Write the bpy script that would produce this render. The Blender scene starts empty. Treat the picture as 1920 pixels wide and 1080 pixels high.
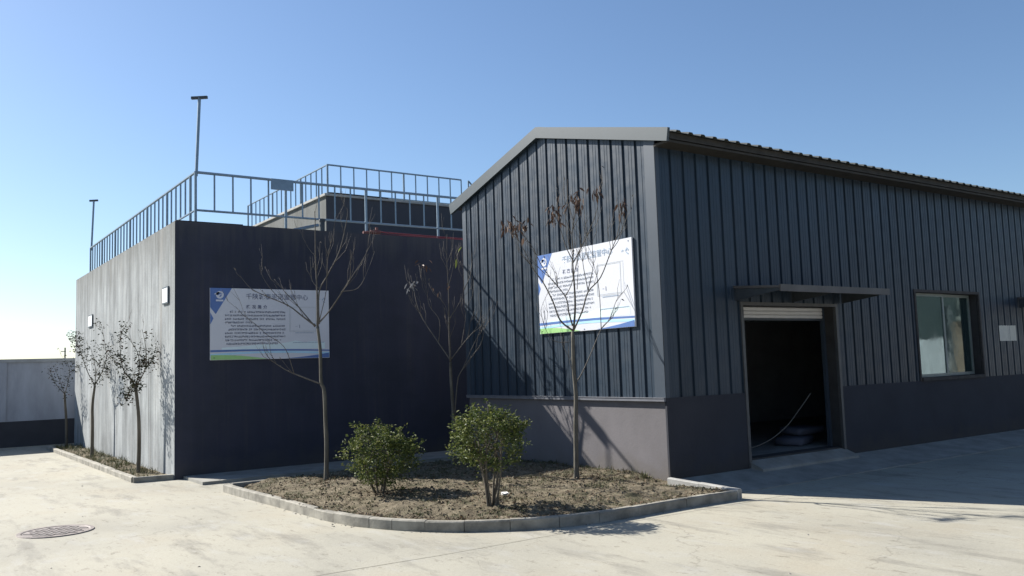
import bpy, math, random
from mathutils import Vector, Matrix, noise

# ------------------------------------------------------------------ camera, light, exposure
scn = bpy.context.scene
COL = scn.collection
cam_d = bpy.data.cameras.new('camera')
cam_d.sensor_width = 36.0
cam_d.lens = 30.387
cam_d.clip_start = 0.05
cam_d.clip_end = 5000
cam = bpy.data.objects.new('camera', cam_d)
COL.objects.link(cam)
FW = Vector((0.57623, 0.81230, 0.09015))
RT = Vector((0.81690, -0.57586, -0.03275))
UP = Vector((-0.02531, -0.09251, 0.99539))
cam.matrix_world = Matrix(((RT.x, UP.x, -FW.x, -8.72145), (RT.y, UP.y, -FW.y, -8.67586),
                           (RT.z, UP.z, -FW.z, 1.6), (0, 0, 0, 1)))
scn.camera = cam

SUN_DIR = Vector((0.48, -1.0, -0.79)).normalized()       # the way the light travels
world = bpy.data.worlds.new('World')
scn.world = world
world.use_nodes = True
wn = world.node_tree.nodes
sky = wn.new('ShaderNodeTexSky')
sky.sky_type = 'NISHITA'
sky.sun_disc = False
sky.sun_elevation = math.asin(-SUN_DIR.z)
sky.sun_rotation = math.atan2(-SUN_DIR.x, -SUN_DIR.y)
sky.altitude = 0
sky.air_density = 1.0
sky.dust_density = 0.5
sky.ozone_density = 4.5
bg = wn['Background']
bg.inputs['Strength'].default_value = 0.068
world.node_tree.links.new(sky.outputs['Color'], bg.inputs['Color'])

sun_d = bpy.data.lights.new('sun', 'SUN')
sun_d.energy = 5.0
sun_d.angle = math.radians(0.5)
sun_d.color = (1.0, 0.955, 0.88)
sun = bpy.data.objects.new('sun', sun_d)
sun.rotation_euler = SUN_DIR.to_track_quat('-Z', 'Y').to_euler()
sun.location = (-10, 25, 25)
COL.objects.link(sun)

scn.view_settings.view_transform = 'Standard'
scn.view_settings.look = 'None'
scn.view_settings.exposure = 1.08
scn.view_settings.gamma = 1.0
scn.view_settings.use_curve_mapping = False

random.seed(11)
R = random.Random(5)
PV = -0.175                     # level of the yard

# ------------------------------------------------------------------ materials
def new_mat(name, rough=0.8, metal=0.0, spec=0.5):
    m = bpy.data.materials.new(name)
    m.use_nodes = True
    nt = m.node_tree
    b = nt.nodes['Principled BSDF']
    b.inputs['Roughness'].default_value = rough
    b.inputs['Metallic'].default_value = metal
    b.inputs['Specular IOR Level'].default_value = spec
    return m, nt, b

def noise_node(nt, scale, detail=5, rough=0.6, stretch=(1, 1, 1), offset=(0, 0, 0)):
    g = nt.nodes.new('ShaderNodeNewGeometry')
    mp = nt.nodes.new('ShaderNodeMapping')
    mp.inputs['Scale'].default_value = stretch
    mp.inputs['Location'].default_value = offset
    n = nt.nodes.new('ShaderNodeTexNoise')
    n.inputs['Scale'].default_value = scale
    n.inputs['Detail'].default_value = detail
    n.inputs['Roughness'].default_value = rough
    nt.links.new(g.outputs['Position'], mp.inputs['Vector'])
    nt.links.new(mp.outputs['Vector'], n.inputs['Vector'])
    return n.outputs['Fac']

def ramp(nt, fac, stops):
    r = nt.nodes.new('ShaderNodeValToRGB')
    els = r.color_ramp.elements
    while len(els) < len(stops):
        els.new(0.5)
    for e, (p, c) in zip(els, stops):
        e.position = p
        e.color = (c[0], c[1], c[2], 1) if not isinstance(c, (int, float)) else (c, c, c, 1)
    nt.links.new(fac, r.inputs['Fac'])
    return r.outputs['Color']

def mix(nt, a, b, fac, mode='MIX'):
    n = nt.nodes.new('ShaderNodeMixRGB')
    n.blend_type = mode
    for sock, v in ((n.inputs['Color1'], a), (n.inputs['Color2'], b), (n.inputs['Fac'], fac)):
        if hasattr(v, 'links'):
            nt.links.new(v, sock)
        elif isinstance(v, (int, float)):
            sock.default_value = v if sock.type == 'VALUE' else (v, v, v, 1)
        else:
            sock.default_value = (*v, 1)
    return n.outputs['Color']

def bump(nt, b, fac, strength=0.3, dist=0.01):
    n = nt.nodes.new('ShaderNodeBump')
    n.inputs['Strength'].default_value = strength
    n.inputs['Distance'].default_value = dist
    nt.links.new(fac, n.inputs['Height'])
    nt.links.new(n.outputs['Normal'], b.inputs['Normal'])

def sc(c, k):
    return tuple(x * k for x in c)

def simple(name, col, rough=0.8, metal=0.0, var=0.15, scale=6, stretch=(1, 1, 1), bmp=0.0, bscale=40, spec=0.5):
    m, nt, b = new_mat(name, rough, metal, spec)
    f = noise_node(nt, scale, 5, 0.6, stretch)
    c = ramp(nt, f, [(0.3, sc(col, 1 - var)), (0.7, sc(col, 1 + var))])
    nt.links.new(c, b.inputs['Base Color'])
    if bmp:
        bump(nt, b, noise_node(nt, bscale, 4), bmp, 0.01)
    return m

def island_mat(name, c1, c2, rough=0.6, trans=0.0, spec=0.5, c3=None):
    m, nt, b = new_mat(name, rough, 0, spec)
    g = nt.nodes.new('ShaderNodeNewGeometry')
    stops = [(0.0, c1), (1.0, c2)] if c3 is None else [(0.0, c1), (0.75, c2), (1.0, c3)]
    c = ramp(nt, g.outputs['Random Per Island'], stops)
    nt.links.new(c, b.inputs['Base Color'])
    if trans:
        t = nt.nodes.new('ShaderNodeBsdfTranslucent')
        nt.links.new(c, t.inputs['Color'])
        mx = nt.nodes.new('ShaderNodeMixShader')
        mx.inputs['Fac'].default_value = trans
        nt.links.new(b.outputs['BSDF'], mx.inputs[1])
        nt.links.new(t.outputs['BSDF'], mx.inputs[2])
        nt.links.new(mx.outputs['Shader'], nt.nodes['Material Output'].inputs['Surface'])
    return m

def mat_yard():
    m, nt, b = new_mat('yard_concrete', 0.85, 0, 0.25)
    base = ramp(nt, noise_node(nt, 0.35, 4, 0.55), [(0.32, (0.288, 0.276, 0.232)), (0.5, (0.348, 0.331, 0.273)), (0.7, (0.378, 0.357, 0.29))])
    warm = ramp(nt, noise_node(nt, 0.6, 5, 0.6, (1, 1, 1), (7, 3, 0)), [(0.5, 0.0), (0.75, 0.6)])
    c = mix(nt, base, (0.335, 0.295, 0.222), warm)
    # muddy streaks dragged along by wheels
    st = noise_node(nt, 1.0, 6, 0.68, (2.6, 0.62, 1), (3, 11, 0))
    stf = ramp(nt, st, [(0.53, 0.0), (0.66, 0.6)])
    c = mix(nt, c, (0.19, 0.18, 0.155), stf)
    sp = ramp(nt, noise_node(nt, 7, 6, 0.75, (1.6, .7, 1)), [(0.57, 0.0), (0.70, 0.7)])
    c = mix(nt, c, (0.15, 0.13, 0.10), sp)
    cr = nt.nodes.new('ShaderNodeTexVoronoi'); cr.feature = 'DISTANCE_TO_EDGE'; cr.inputs['Scale'].default_value = 0.42
    gg = nt.nodes.new('ShaderNodeNewGeometry'); wp = nt.nodes.new('ShaderNodeVectorMath'); wp.operation = 'ADD'
    wn2 = nt.nodes.new('ShaderNodeTexNoise'); wn2.inputs['Scale'].default_value = 1.7; wn2.inputs['Detail'].default_value = 6
    nt.links.new(gg.outputs['Position'], wn2.inputs['Vector']); nt.links.new(gg.outputs['Position'], wp.inputs[0]); nt.links.new(wn2.outputs['Color'], wp.inputs[1]); nt.links.new(wp.outputs['Vector'], cr.inputs['Vector'])
    ck = ramp(nt, cr.outputs['Distance'], [(0.0, 0.5), (0.006, 0.0)])
    ckm = ramp(nt, noise_node(nt, 0.3, 3, 0.5, (1, 1, 1), (20, 4, 0)), [(0.5, 0.0), (0.6, 1.0)])
    c = mix(nt, c, (0.15, 0.135, 0.11), mix(nt, ck, ckm, 1.0, 'MULTIPLY'))
    wash = ramp(nt, noise_node(nt, 2.1, 5, 0.6, (1.5, .6, 1), (2, 9, 4)), [(0.55, 0.0), (0.72, 0.5)])
    c = mix(nt, c, (0.385, 0.38, 0.355), wash)
    fine = ramp(nt, noise_node(nt, 60, 4, 0.7), [(0.2, 0.86), (0.8, 1.1)])
    c = mix(nt, c, fine, 1.0, 'MULTIPLY')
    nt.links.new(c, b.inputs['Base Color'])
    bump(nt, b, noise_node(nt, 26, 6, 0.7), 0.35, 0.012)
    return m

def mat_old_concrete():
    m, nt, b = new_mat('weathered_concrete', 0.9, 0, 0.25)
    c = ramp(nt, noise_node(nt, 1.0, 6, 0.66, (1, 2.6, 0.30)), [(0.28, (0.185, 0.202, 0.208)), (0.45, (0.27, 0.29, 0.297)), (0.60, (0.36, 0.382, 0.39)), (0.75, (0.28, 0.294, 0.294))])
    s = ramp(nt, noise_node(nt, 2.2, 6, 0.7, (1, 5.0, 0.16), (1, 5, 0)), [(0.50, 0.0), (0.70, 0.75)])
    c = mix(nt, c, (0.095, 0.10, 0.10), s)
    bl = ramp(nt, noise_node(nt, 1.3, 7, 0.72, (1, 1, .6), (8, 1, 2)), [(0.35, 0.72), (0.65, 1.15)])
    c = mix(nt, c, bl, 1.0, 'MULTIPLY')
    # dark run-off grime below the top edge and a rusty run
    g = nt.nodes.new('ShaderNodeNewGeometry')
    sep = nt.nodes.new('ShaderNodeSeparateXYZ')
    nt.links.new(g.outputs['Position'], sep.inputs['Vector'])
    add = nt.nodes.new('ShaderNodeMath'); add.operation = 'MULTIPLY_ADD'
    nt.links.new(noise_node(nt, 1.6, 5, 0.65, (1, 4, 0.35), (0, 2, 9)), add.inputs[0])
    add.inputs[1].default_value = 2.4
    nt.links.new(sep.outputs['Z'], add.inputs[2])
    gr = nt.nodes.new('ShaderNodeMapRange')
    gr.inputs['From Min'].default_value = 4.7; gr.inputs['From Max'].default_value = 5.9
    gr.inputs['To Min'].default_value = 0; gr.inputs['To Max'].default_value = 0.75
    nt.links.new(add.outputs[0], gr.inputs['Value'])
    c = mix(nt, c, (0.085, 0.088, 0.08), gr.outputs['Result'])
    r = ramp(nt, noise_node(nt, 0.9, 4, 0.5, (1, 1.6, 0.25), (4, 0.6, 0)), [(0.60, 0.0), (0.74, 0.4)])
    c = mix(nt, c, (0.21, 0.17, 0.125), r)
    fine = ramp(nt, noise_node(nt, 30, 5, 0.7), [(0.2, 0.82), (0.8, 1.12)])
    c = mix(nt, c, fine, 1.0, 'MULTIPLY')
    nt.links.new(c, b.inputs['Base Color'])
    bump(nt, b, noise_node(nt, 14, 6, 0.7), 0.3, 0.015)
    return m

def mat_dark_paint():
    m, nt, b = new_mat('dark_wall_paint', 0.75, 0, 0.3)
    c = ramp(nt, noise_node(nt, 1.1, 5, 0.6, (1.5, 1.5, 0.3)), [(0.3, (0.030, 0.034, 0.054)), (0.7, (0.041, 0.045, 0.069))])
    s = ramp(nt, noise_node(nt, 2.5, 6, 0.7, (3, 3, 0.10)), [(0.52, 0.0), (0.72, 0.6)])
    c = mix(nt, c, (0.062, 0.060, 0.068), s)
    p = ramp(nt, noise_node(nt, 0.7, 6, 0.65, (1, 1, 1.4), (3, 0, 1)), [(0.45, 0.0), (0.6, 0.55)])
    c = mix(nt, c, (0.026, 0.032, 0.046), p)
    g = nt.nodes.new('ShaderNodeNewGeometry'); sep = nt.nodes.new('ShaderNodeSeparateXYZ'); nt.links.new(g.outputs['Position'], sep.inputs['Vector'])
    def band(z0, z1, k, amp, nscale, st):
        add = nt.nodes.new('ShaderNodeMath'); add.operation = 'MULTIPLY_ADD'; add.inputs[1].default_value = amp
        nt.links.new(noise_node(nt, nscale, 6, 0.7, st), add.inputs[0]); nt.links.new(sep.outputs['Z'], add.inputs[2])
        r = nt.nodes.new('ShaderNodeMapRange'); r.inputs['From Min'].default_value = z0; r.inputs['From Max'].default_value = z1; r.inputs['To Max'].default_value = k
        nt.links.new(add.outputs[0], r.inputs['Value']); return r.outputs['Result']
    c = mix(nt, c, (0.085, 0.085, 0.085), band(4.75, 5.3, 0.5, 1.6, 2.0, (2.6, 1, .12)))     # drips under the coping
    c = mix(nt, c, (0.085, 0.078, 0.068), band(0.55, 0.1, 0.6, 0.7, 2.5, (1, 1, 1)))         # splash dirt at the foot
    nt.links.new(c, b.inputs['Base Color'])
    bump(nt, b, noise_node(nt, 22, 5, 0.6), 0.25, 0.01)
    return m

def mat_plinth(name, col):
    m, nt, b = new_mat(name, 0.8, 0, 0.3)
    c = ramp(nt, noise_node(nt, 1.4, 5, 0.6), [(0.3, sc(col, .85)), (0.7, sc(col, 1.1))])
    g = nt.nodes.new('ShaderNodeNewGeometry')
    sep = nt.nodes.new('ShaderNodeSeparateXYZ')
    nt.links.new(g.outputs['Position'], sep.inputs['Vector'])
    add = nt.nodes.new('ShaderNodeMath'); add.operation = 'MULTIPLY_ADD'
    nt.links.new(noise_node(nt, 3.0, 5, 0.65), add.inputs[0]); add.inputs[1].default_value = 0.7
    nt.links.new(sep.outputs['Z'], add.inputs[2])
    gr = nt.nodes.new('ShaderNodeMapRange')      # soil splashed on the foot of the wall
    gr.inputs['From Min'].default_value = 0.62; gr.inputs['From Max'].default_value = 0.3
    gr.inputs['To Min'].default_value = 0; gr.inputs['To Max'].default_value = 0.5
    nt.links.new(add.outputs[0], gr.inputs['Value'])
    c = mix(nt, c, sc((0.115, 0.10, 0.08), 1.0 if col[0] > .1 else 0.5), gr.outputs['Result'])  # soil colour darkened as well on the shade-toned long plinth
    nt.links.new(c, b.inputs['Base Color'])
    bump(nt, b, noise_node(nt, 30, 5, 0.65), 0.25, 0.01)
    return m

def mat_cladding():
    m, nt, b = new_mat('grey_blue_sheet_steel', 0.5, 0.0, 0.4)
    c = ramp(nt, noise_node(nt, 1.0, 5, 0.6, (1.2, 1.2, 0.25)), [(0.3, (0.014, 0.027, 0.044)), (0.7, (0.021, 0.036, 0.056))])
    oi = nt.nodes.new('ShaderNodeObjectInfo')
    v = ramp(nt, oi.outputs['Random'], [(0.0, 0.88), (1.0, 1.12)])
    c = mix(nt, c, v, 1.0, 'MULTIPLY')
    d = ramp(nt, noise_node(nt, 2.0, 6, 0.7, (1.6, 1.6, 0.5)), [(0.5, 0.0), (0.75, 0.3)])
    c = mix(nt, c, (0.034, 0.042, 0.053), d)
    nt.links.new(c, b.inputs['Base Color'])
    rr = ramp(nt, noise_node(nt, 5, 4), [(0.3, 0.34), (0.7, 0.5)])
    nt.links.new(rr, b.inputs['Roughness'])
    bump(nt, b, noise_node(nt, 2.2, 3, 0.5, (2.5, 2.5, 0.8)), 0.12, 0.02)
    return m

def mat_soil():
    m, nt, b = new_mat('dry_soil', 0.95, 0, 0.15)
    c = ramp(nt, noise_node(nt, 4.2, 10, 0.78), [(0.32, (0.06, 0.048, 0.032)), (0.45, (0.145, 0.12, 0.082)), (0.58, (0.215, 0.182, 0.128)), (0.75, (0.27, 0.235, 0.17))])
    g = ramp(nt, noise_node(nt, 3.1, 6, 0.7, (1, 1, 1), (5, 2, 0)), [(0.50, 0.0), (0.62, 0.7)])
    c = mix(nt, c, (0.062, 0.064, 0.034), g)
    f = ramp(nt, noise_node(nt, 35, 6, 0.75), [(0.25, 0.55), (0.75, 1.25)])
    c = mix(nt, c, f, 1.0, 'MULTIPLY')
    nt.links.new(c, b.inputs['Base Color'])
    bump(nt, b, noise_node(nt, 45, 6, 0.75), 0.8, 0.02)
    return m

def mat_bark(name, c1, c2):
    m, nt, b = new_mat(name, 0.85, 0, 0.3)
    c = ramp(nt, noise_node(nt, 9, 6, 0.7, (1, 1, 0.35)), [(0.3, c1), (0.7, c2)])
    nt.links.new(c, b.inputs['Base Color'])
    bump(nt, b, noise_node(nt, 60, 5, 0.7, (1, 1, 0.3)), 0.5, 0.006)
    return m

M = dict(
    yard=mat_yard(), concrete=mat_old_concrete(), dark=mat_dark_paint(), cladding=mat_cladding(), soil=mat_soil(),
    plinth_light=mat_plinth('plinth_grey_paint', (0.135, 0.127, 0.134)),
    plinth_shaded=mat_plinth('plinth_paint_shaded', (0.034, 0.036, 0.046)),  # same plinth, darkened: the long side's shade is put into the colour
    trim=simple('grey_trim_steel', (0.038, 0.053, 0.073), 0.45, 0, 0.08, 3),
    ledge=simple('ledge_flashing', (0.13, 0.135, 0.155), 0.5, 0, 0.15, 6),
    verge=simple('verge_flashing', (0.037, 0.053, 0.063), 0.45, 0, 0.06, 3),
    roof=simple('roof_sheet_steel', (0.06, 0.066, 0.062), 0.5, 0, 0.2, 4),
    roof_brown=simple('old_roof_edge', (0.030, 0.027, 0.022), 0.8, 0, 0.3, 8),
    inner=simple('inner_lining', (0.34, 0.35, 0.38), 0.85, 0, 0.15, 2),
    floor=simple('inner_floor_concrete', (0.20, 0.20, 0.19), 0.8, 0, 0.25, 3, bmp=0.2),
    ramp=simple('ramp_concrete', (0.25, 0.245, 0.22), 0.9, 0, 0.25, 3, bmp=0.15, bscale=30),
    kerb=simple('kerb_concrete', (0.25, 0.236, 0.20), 0.9, 0, 0.38, 5, bmp=0.35, bscale=45),
    white_kerb=simple('pale_kerb_concrete', (0.34, 0.335, 0.315), 0.9, 0, 0.15, 7, bmp=0.3),  # paler than the other kerb stones, also on the tank rim
    galv=simple('galvanised_steel', (0.20, 0.26, 0.31), 0.38, 0.45, 0.12, 12),
    dark_steel=simple('dark_steel', (0.05, 0.06, 0.07), 0.5, 0.3, 0.15, 10),
    shutter=simple('shutter_slat_white', (0.62, 0.60, 0.58), 0.55, 0, 0.06, 5),
    guide=simple('door_guide_grey', (0.085, 0.085, 0.085), 0.5, 0.2, 0.15, 8),
    canopy=simple('canopy_sheet', (0.085, 0.08, 0.077), 0.55, 0, 0.2, 3, (1, 1, 1)),
    alu=simple('window_frame_alu', (0.20, 0.23, 0.215), 0.45, 0.2, 0.1, 8),
    reveal=simple('dark_reveal_paint', (0.035, 0.034, 0.034), 0.8, 0, 0.25, 5),
    rust=simple('rusty_reveal', (0.045, 0.04, 0.037), 0.8, 0, 0.35, 9),
    white=simple('white_print_panel', (0.63, 0.645, 0.69), 0.35, 0, 0.015, 2, spec=0.5),
    b_blue=simple('print_blue', (0.095, 0.18, 0.43), 0.35, 0, 0.08, 4),
    b_sky=simple('print_pale_blue', (0.42, 0.68, 0.86), 0.35, 0, 0.08, 4),
    b_pale=simple('print_pale_teal', (0.68, 0.80, 0.82), 0.35, 0, 0.06, 2.5),
    b_green=simple('print_green', (0.34, 0.60, 0.23), 0.35, 0, 0.08, 4),
    b_ink=simple('print_ink', (0.13, 0.15, 0.23), 0.4, 0, 0.05, 4),
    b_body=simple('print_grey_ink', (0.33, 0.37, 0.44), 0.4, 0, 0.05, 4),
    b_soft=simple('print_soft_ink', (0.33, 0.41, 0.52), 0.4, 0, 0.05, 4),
    b_frame=simple('print_hairline', (0.52, 0.55, 0.58), 0.4, 0, 0.05, 4),
    plaque=simple('plaque_white', (0.80, 0.82, 0.84), 0.4, 0, 0.03, 5),
    paper=simple('paper_notice', (0.62, 0.60, 0.52), 0.8, 0, 0.08, 9),
    red=simple('red_hose', (0.16, 0.018, 0.028), 0.5, 0, 0.1, 6),
    brass=simple('pipe_fitting', (0.17, 0.06, 0.05), 0.5, 0.2, 0.2, 12),
    bwall=simple('boundary_wall_white', (0.34, 0.36, 0.41), 0.85, 0, 0.25, 1.6, (1, 1, .3), bmp=0.15),
    bwall_dark=simple('boundary_wall_dark_base', (0.04, 0.042, 0.052), 0.85, 0, 0.15, 2),
    bwall_cap=simple('boundary_wall_cap', (0.33, 0.34, 0.35), 0.85, 0, 0.15, 3),
    upper=simple('dark_teal_cladding', (0.028, 0.040, 0.044), 0.6, 0, 0.15, 1),
    field=simple('dry_field', (0.20, 0.19, 0.12), 0.95, 0, 0.3, 0.4),
    film=simple('greenhouse_film', (0.72, 0.75, 0.76), 0.5, 0, 0.1, 0.6),
    door_brown=simple('brown_sheet_door', (0.15, 0.115, 0.09), 0.7, 0, 0.4, 1.2),
    film_rib=simple('greenhouse_rib', (0.40, 0.42, 0.42), 0.6, 0, 0.1, 1),
    iron=simple('cast_iron_cover', (0.20, 0.17, 0.155), 0.7, 0.1, 0.3, 14, bmp=0.4, bscale=60),
    iron_rib=simple('worn_iron_tread', (0.30, 0.265, 0.24), 0.6, 0.2, 0.2, 14),
    sack=simple('woven_sack', (0.065, 0.075, 0.105), 0.8, 0, 0.1, 5, bmp=0.4, bscale=60),
    hose=simple('pale_hose', (0.12, 0.115, 0.10), 0.6, 0, 0.1, 5),
    litter=simple('crumpled_white_paper', (0.75, 0.74, 0.72), 0.8, 0, 0.05, 20),
    felt=simple('roofing_felt', (0.03, 0.032, 0.036), 0.9, 0, 0.2, 9),
    bark=mat_bark('young_tree_bark', (0.055, 0.05, 0.04), (0.15, 0.14, 0.115)),
    bark_dark=mat_bark('dark_tree_bark', (0.075, 0.065, 0.05), (0.16, 0.14, 0.11)),
    twig=simple('twig_bark', (0.10, 0.09, 0.078), 0.8, 0, 0.25, 15),
    leaf=island_mat('evergreen_leaf', (0.028, 0.050, 0.013), (0.115, 0.145, 0.035), 0.6, 0.25, 0.3, (0.24, 0.245, 0.08)),
    wall_leaf=island_mat('dark_small_leaf', (0.018, 0.022, 0.012), (0.042, 0.052, 0.024), 0.7, 0.08, 0.2, (0.085, 0.035, 0.03)),
    dry_leaf=island_mat('dried_leaf', (0.035, 0.022, 0.017), (0.11, 0.062, 0.04), 0.6, 0.12, 0.4, (0.26, 0.18, 0.14)),
    pale_leaf=island_mat('pale_leaf', (0.14, 0.15, 0.16), (0.30, 0.31, 0.33), 0.4, 0.15, 0.5),
    green_leaf=island_mat('yellow_green_leaf', (0.20, 0.26, 0.05), (0.30, 0.34, 0.07), 0.5, 0.3, 0.4),
    grass=island_mat('weed_blades', (0.035, 0.045, 0.018), (0.085, 0.095, 0.04), 0.7, 0.15, 0.3, (0.20, 0.165, 0.09)),
    clod=island_mat('soil_clod', (0.05, 0.04, 0.028), (0.20, 0.165, 0.115), 0.95, 0, 0.1),
    fallen=island_mat('fallen_leaf', (0.045, 0.026, 0.016), (0.13, 0.085, 0.05), 0.8, 0.1, 0.2, (0.30, 0.25, 0.19)),
    stone=island_mat('yard_crumb', (0.14, 0.12, 0.10), (0.36, 0.34, 0.30), 0.9, 0, 0.2),
)
def glass_mat():
    m, nt, b = new_mat('window_glass', 0.03, 0, 0.9)
    b.inputs['Base Color'].default_value = (0.018, 0.032, 0.034, 1)
    b.inputs['IOR'].default_value = 2.1
    c = ramp(nt, noise_node(nt, 3, 5, 0.6), [(0.4, 0.02), (0.8, 0.10)])
    nt.links.new(c, b.inputs['Roughness'])
    b.inputs['Specular Tint'].default_value = (0.78, 1.0, 0.93, 1)
    bump(nt, b, noise_node(nt, 1.6, 3, 0.5), 0.06, 0.02)
    return m
M['glass'] = glass_mat()

# ------------------------------------------------------------------ mesh helpers
class MB:
    """gathers faces, then becomes one mesh object"""
    def __init__(self):
        self.v, self.f, self.m = [], [], []
    def face(self, pts, mi=0):
        n = len(self.v)
        self.v += [tuple(p) for p in pts]
        self.f.append(tuple(range(n, n + len(pts)))); self.m.append(mi)
    def box(self, a, b, mi=0):
        x0, y0, z0 = a; x1, y1, z1 = b
        n = len(self.v)
        self.v += [(x0, y0, z0), (x1, y0, z0), (x1, y1, z0), (x0, y1, z0), (x0, y0, z1), (x1, y0, z1), (x1, y1, z1), (x0, y1, z1)]
        for q in ((0, 3, 2, 1), (4, 5, 6, 7), (0, 1, 5, 4), (1, 2, 6, 5), (2, 3, 7, 6), (3, 0, 4, 7)):
            self.f.append(tuple(n + i for i in q)); self.m.append(mi)
    def prism(self, poly, axis, lo, hi, mi=0):
        """poly: 2-D outline in the two other axes (in order), extruded along axis from lo to hi"""
        def P(p, t):
            q = list(p); q.insert(axis, t); return tuple(q)
        n = len(self.v); k = len(poly)
        self.v += [P(p, lo) for p in poly] + [P(p, hi) for p in poly]
        self.f.append(tuple(range(n + k - 1, n - 1, -1))); self.m.append(mi)
        self.f.append(tuple(range(n + k, n + 2 * k))); self.m.append(mi)
        for i in range(k):
            j = (i + 1) % k
            self.f.append((n + i, n + j, n + k + j, n + k + i)); self.m.append(mi)
    def tube(self, pts, radii, sides=6, mi=0, cap=True):
        pts = [Vector(p) for p in pts]
        rings = []
        ref = None
        for i, p in enumerate(pts):
            t = (pts[min(i + 1, len(pts) - 1)] - pts[max(i - 1, 0)])
            if t.length < 1e-9: t = Vector((0, 0, 1))
            t.normalize()
            if ref is None:
                ref = Vector((1, 0, 0)) if abs(t.x) < 0.8 else Vector((0, 1, 0))
            a = (ref - t * ref.dot(t)).normalized(); ref = a
            b = t.cross(a)
            r = radii[i] if hasattr(radii, '__len__') else radii
            n = len(self.v)
            for k in range(sides):
                w = 2 * math.pi * (k + .5) / sides
                self.v.append(tuple(p + a * (r * math.cos(w)) + b * (r * math.sin(w))))
            rings.append(n)
        for i in range(len(rings) - 1):
            for k in range(sides):
                k2 = (k + 1) % sides
                self.f.append((rings[i] + k, rings[i] + k2, rings[i + 1] + k2, rings[i + 1] + k)); self.m.append(mi)
        if cap:
            self.f.append(tuple(rings[0] + k for k in range(sides - 1, -1, -1))); self.m.append(mi)
            self.f.append(tuple(rings[-1] + k for k in range(sides))); self.m.append(mi)
    def mesh(self, name, mats, smooth=False):
        me = bpy.data.meshes.new(name)
        me.from_pydata(self.v, [], self.f)
        for mt in (mats if isinstance(mats, (list, tuple)) else [mats]):
            me.materials.append(mt)
        me.polygons.foreach_set('material_index', self.m)
        if smooth:
            me.polygons.foreach_set('use_smooth', [True] * len(me.polygons))
        me.update()
        return me
    def obj(self, name, mats, parent=None, smooth=False):
        return link(name, self.mesh(name, mats, smooth), parent)

def link(name, data, parent=None, loc=None):
    o = bpy.data.objects.new(name, data)
    COL.objects.link(o)
    if parent is not None:
        o.parent = parent
        o.matrix_parent_inverse = PINV.get(parent.name, Matrix())
    if loc is not None:
        o.location = loc
    return o

PINV = {}
def thing(name, label, cat, loc=(0, 0, 0), group=None):
    """an Empty at the thing's foot; its parts keep world coordinates"""
    o = bpy.data.objects.new(name, None)
    COL.objects.link(o)
    o.location = loc
    o.empty_display_size = 0.2
    PINV[o.name] = Matrix.Translation(Vector(loc)).inverted()
    return tag(o, label, cat, group)

def tag(o, label=None, cat=None, group=None, kind=None):
    if label: o['label'] = label
    if cat: o['category'] = cat
    if group: o['group'] = group
    if kind: o['kind'] = kind
    return o

def box_obj(name, a, b, mat, parent=None):
    q = MB(); q.box(a, b)
    return q.obj(name, mat, parent)

def smooth_pts(pts, n=4):
    """Catmull-Rom through the points"""
    P = [Vector(p) for p in pts]
    if len(P) < 3: return P
    out = []
    for i in range(len(P) - 1):
        p0 = P[max(i - 1, 0)]; p1 = P[i]; p2 = P[i + 1]; p3 = P[min(i + 2, len(P) - 1)]
        for k in range(n):
            t = k / n
            out.append(0.5 * ((2 * p1) + (p2 - p0) * t + (2 * p0 - 5 * p1 + 4 * p2 - p3) * t * t + (3 * p1 - p0 - 3 * p2 + p3) * t ** 3))
    out.append(P[-1])
    return out
# ------------------------------------------------------------------ the ground
def sheet(name, x0, x1, y0, y1, z, mat):
    q = MB(); q.face([(x0, y0, z), (x1, y0, z), (x1, y1, z), (x0, y1, z)])
    return tag(q.obj(name, mat), kind='structure')
sheet('ground', -900, 900, -900, 1500, PV, M['yard'])
sheet('field', -890, 890, 19.35, 1490, PV + 0.004, M['field'])

# saw-cut joints in the yard slab: thin dirty strips
q = MB()
for (ax, ay, bx, by, w) in ((-13, -1.10, -4.6, -1.34, .012), (-4.6, -1.34, 6, -1.42, .010)):
    d = Vector((bx - ax, by - ay, 0)).normalized(); nn = Vector((-d.y, d.x, 0)) * w / 2
    N = 24
    for i in range(N):
        t0, t1 = i / N, (i + 1) / N
        p0 = Vector((ax + (bx - ax) * t0, ay + (by - ay) * t0 + .02 * math.sin(9 * t0), PV + .004))
        p1 = Vector((ax + (bx - ax) * t1, ay + (by - ay) * t1 + .02 * math.sin(9 * t1), PV + .004))
        q.face([p0 - nn, p1 - nn, p1 + nn, p0 + nn])
tag(q.obj('pavement_joint', simple('joint_dirt', (0.27, 0.255, 0.21), 0.95, 0, 0.3, 9)), kind='structure')

# sloped concrete apron along the foot of the long wall and along the tank building
q = MB()
q.prism([(-0.02, -0.03), (-0.02, PV - .05), (-0.85, PV - .05), (-0.85, PV + .012)], 0, 0.1, 14.0)
tag(q.obj('pavement_apron', M['ramp']), kind='structure')
box_obj('path', (-4.62, 6.05, PV - .05), (6.0, 7.222, PV + .05), M['ramp'])
tag(bpy.data.objects['path'], kind='structure')

# ------------------------------------------------------------------ planting bed
KERB = [(-4.63, 4.92), (-4.60, 3.7), (-4.56, 2.9), (-4.52, 1.62), (-4.48, 1.12), (-4.42, .75), (-4.33, .48), (-4.2, .18), (-4.02, -.12),
        (-3.7, -.5), (-3.22, -.84), (-2.78, -1.04), (-2.3, -1.14), (-1.68, -1.15), (-.99, -1.14), (-.46, -1.16), (.03, -1.2)]

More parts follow.
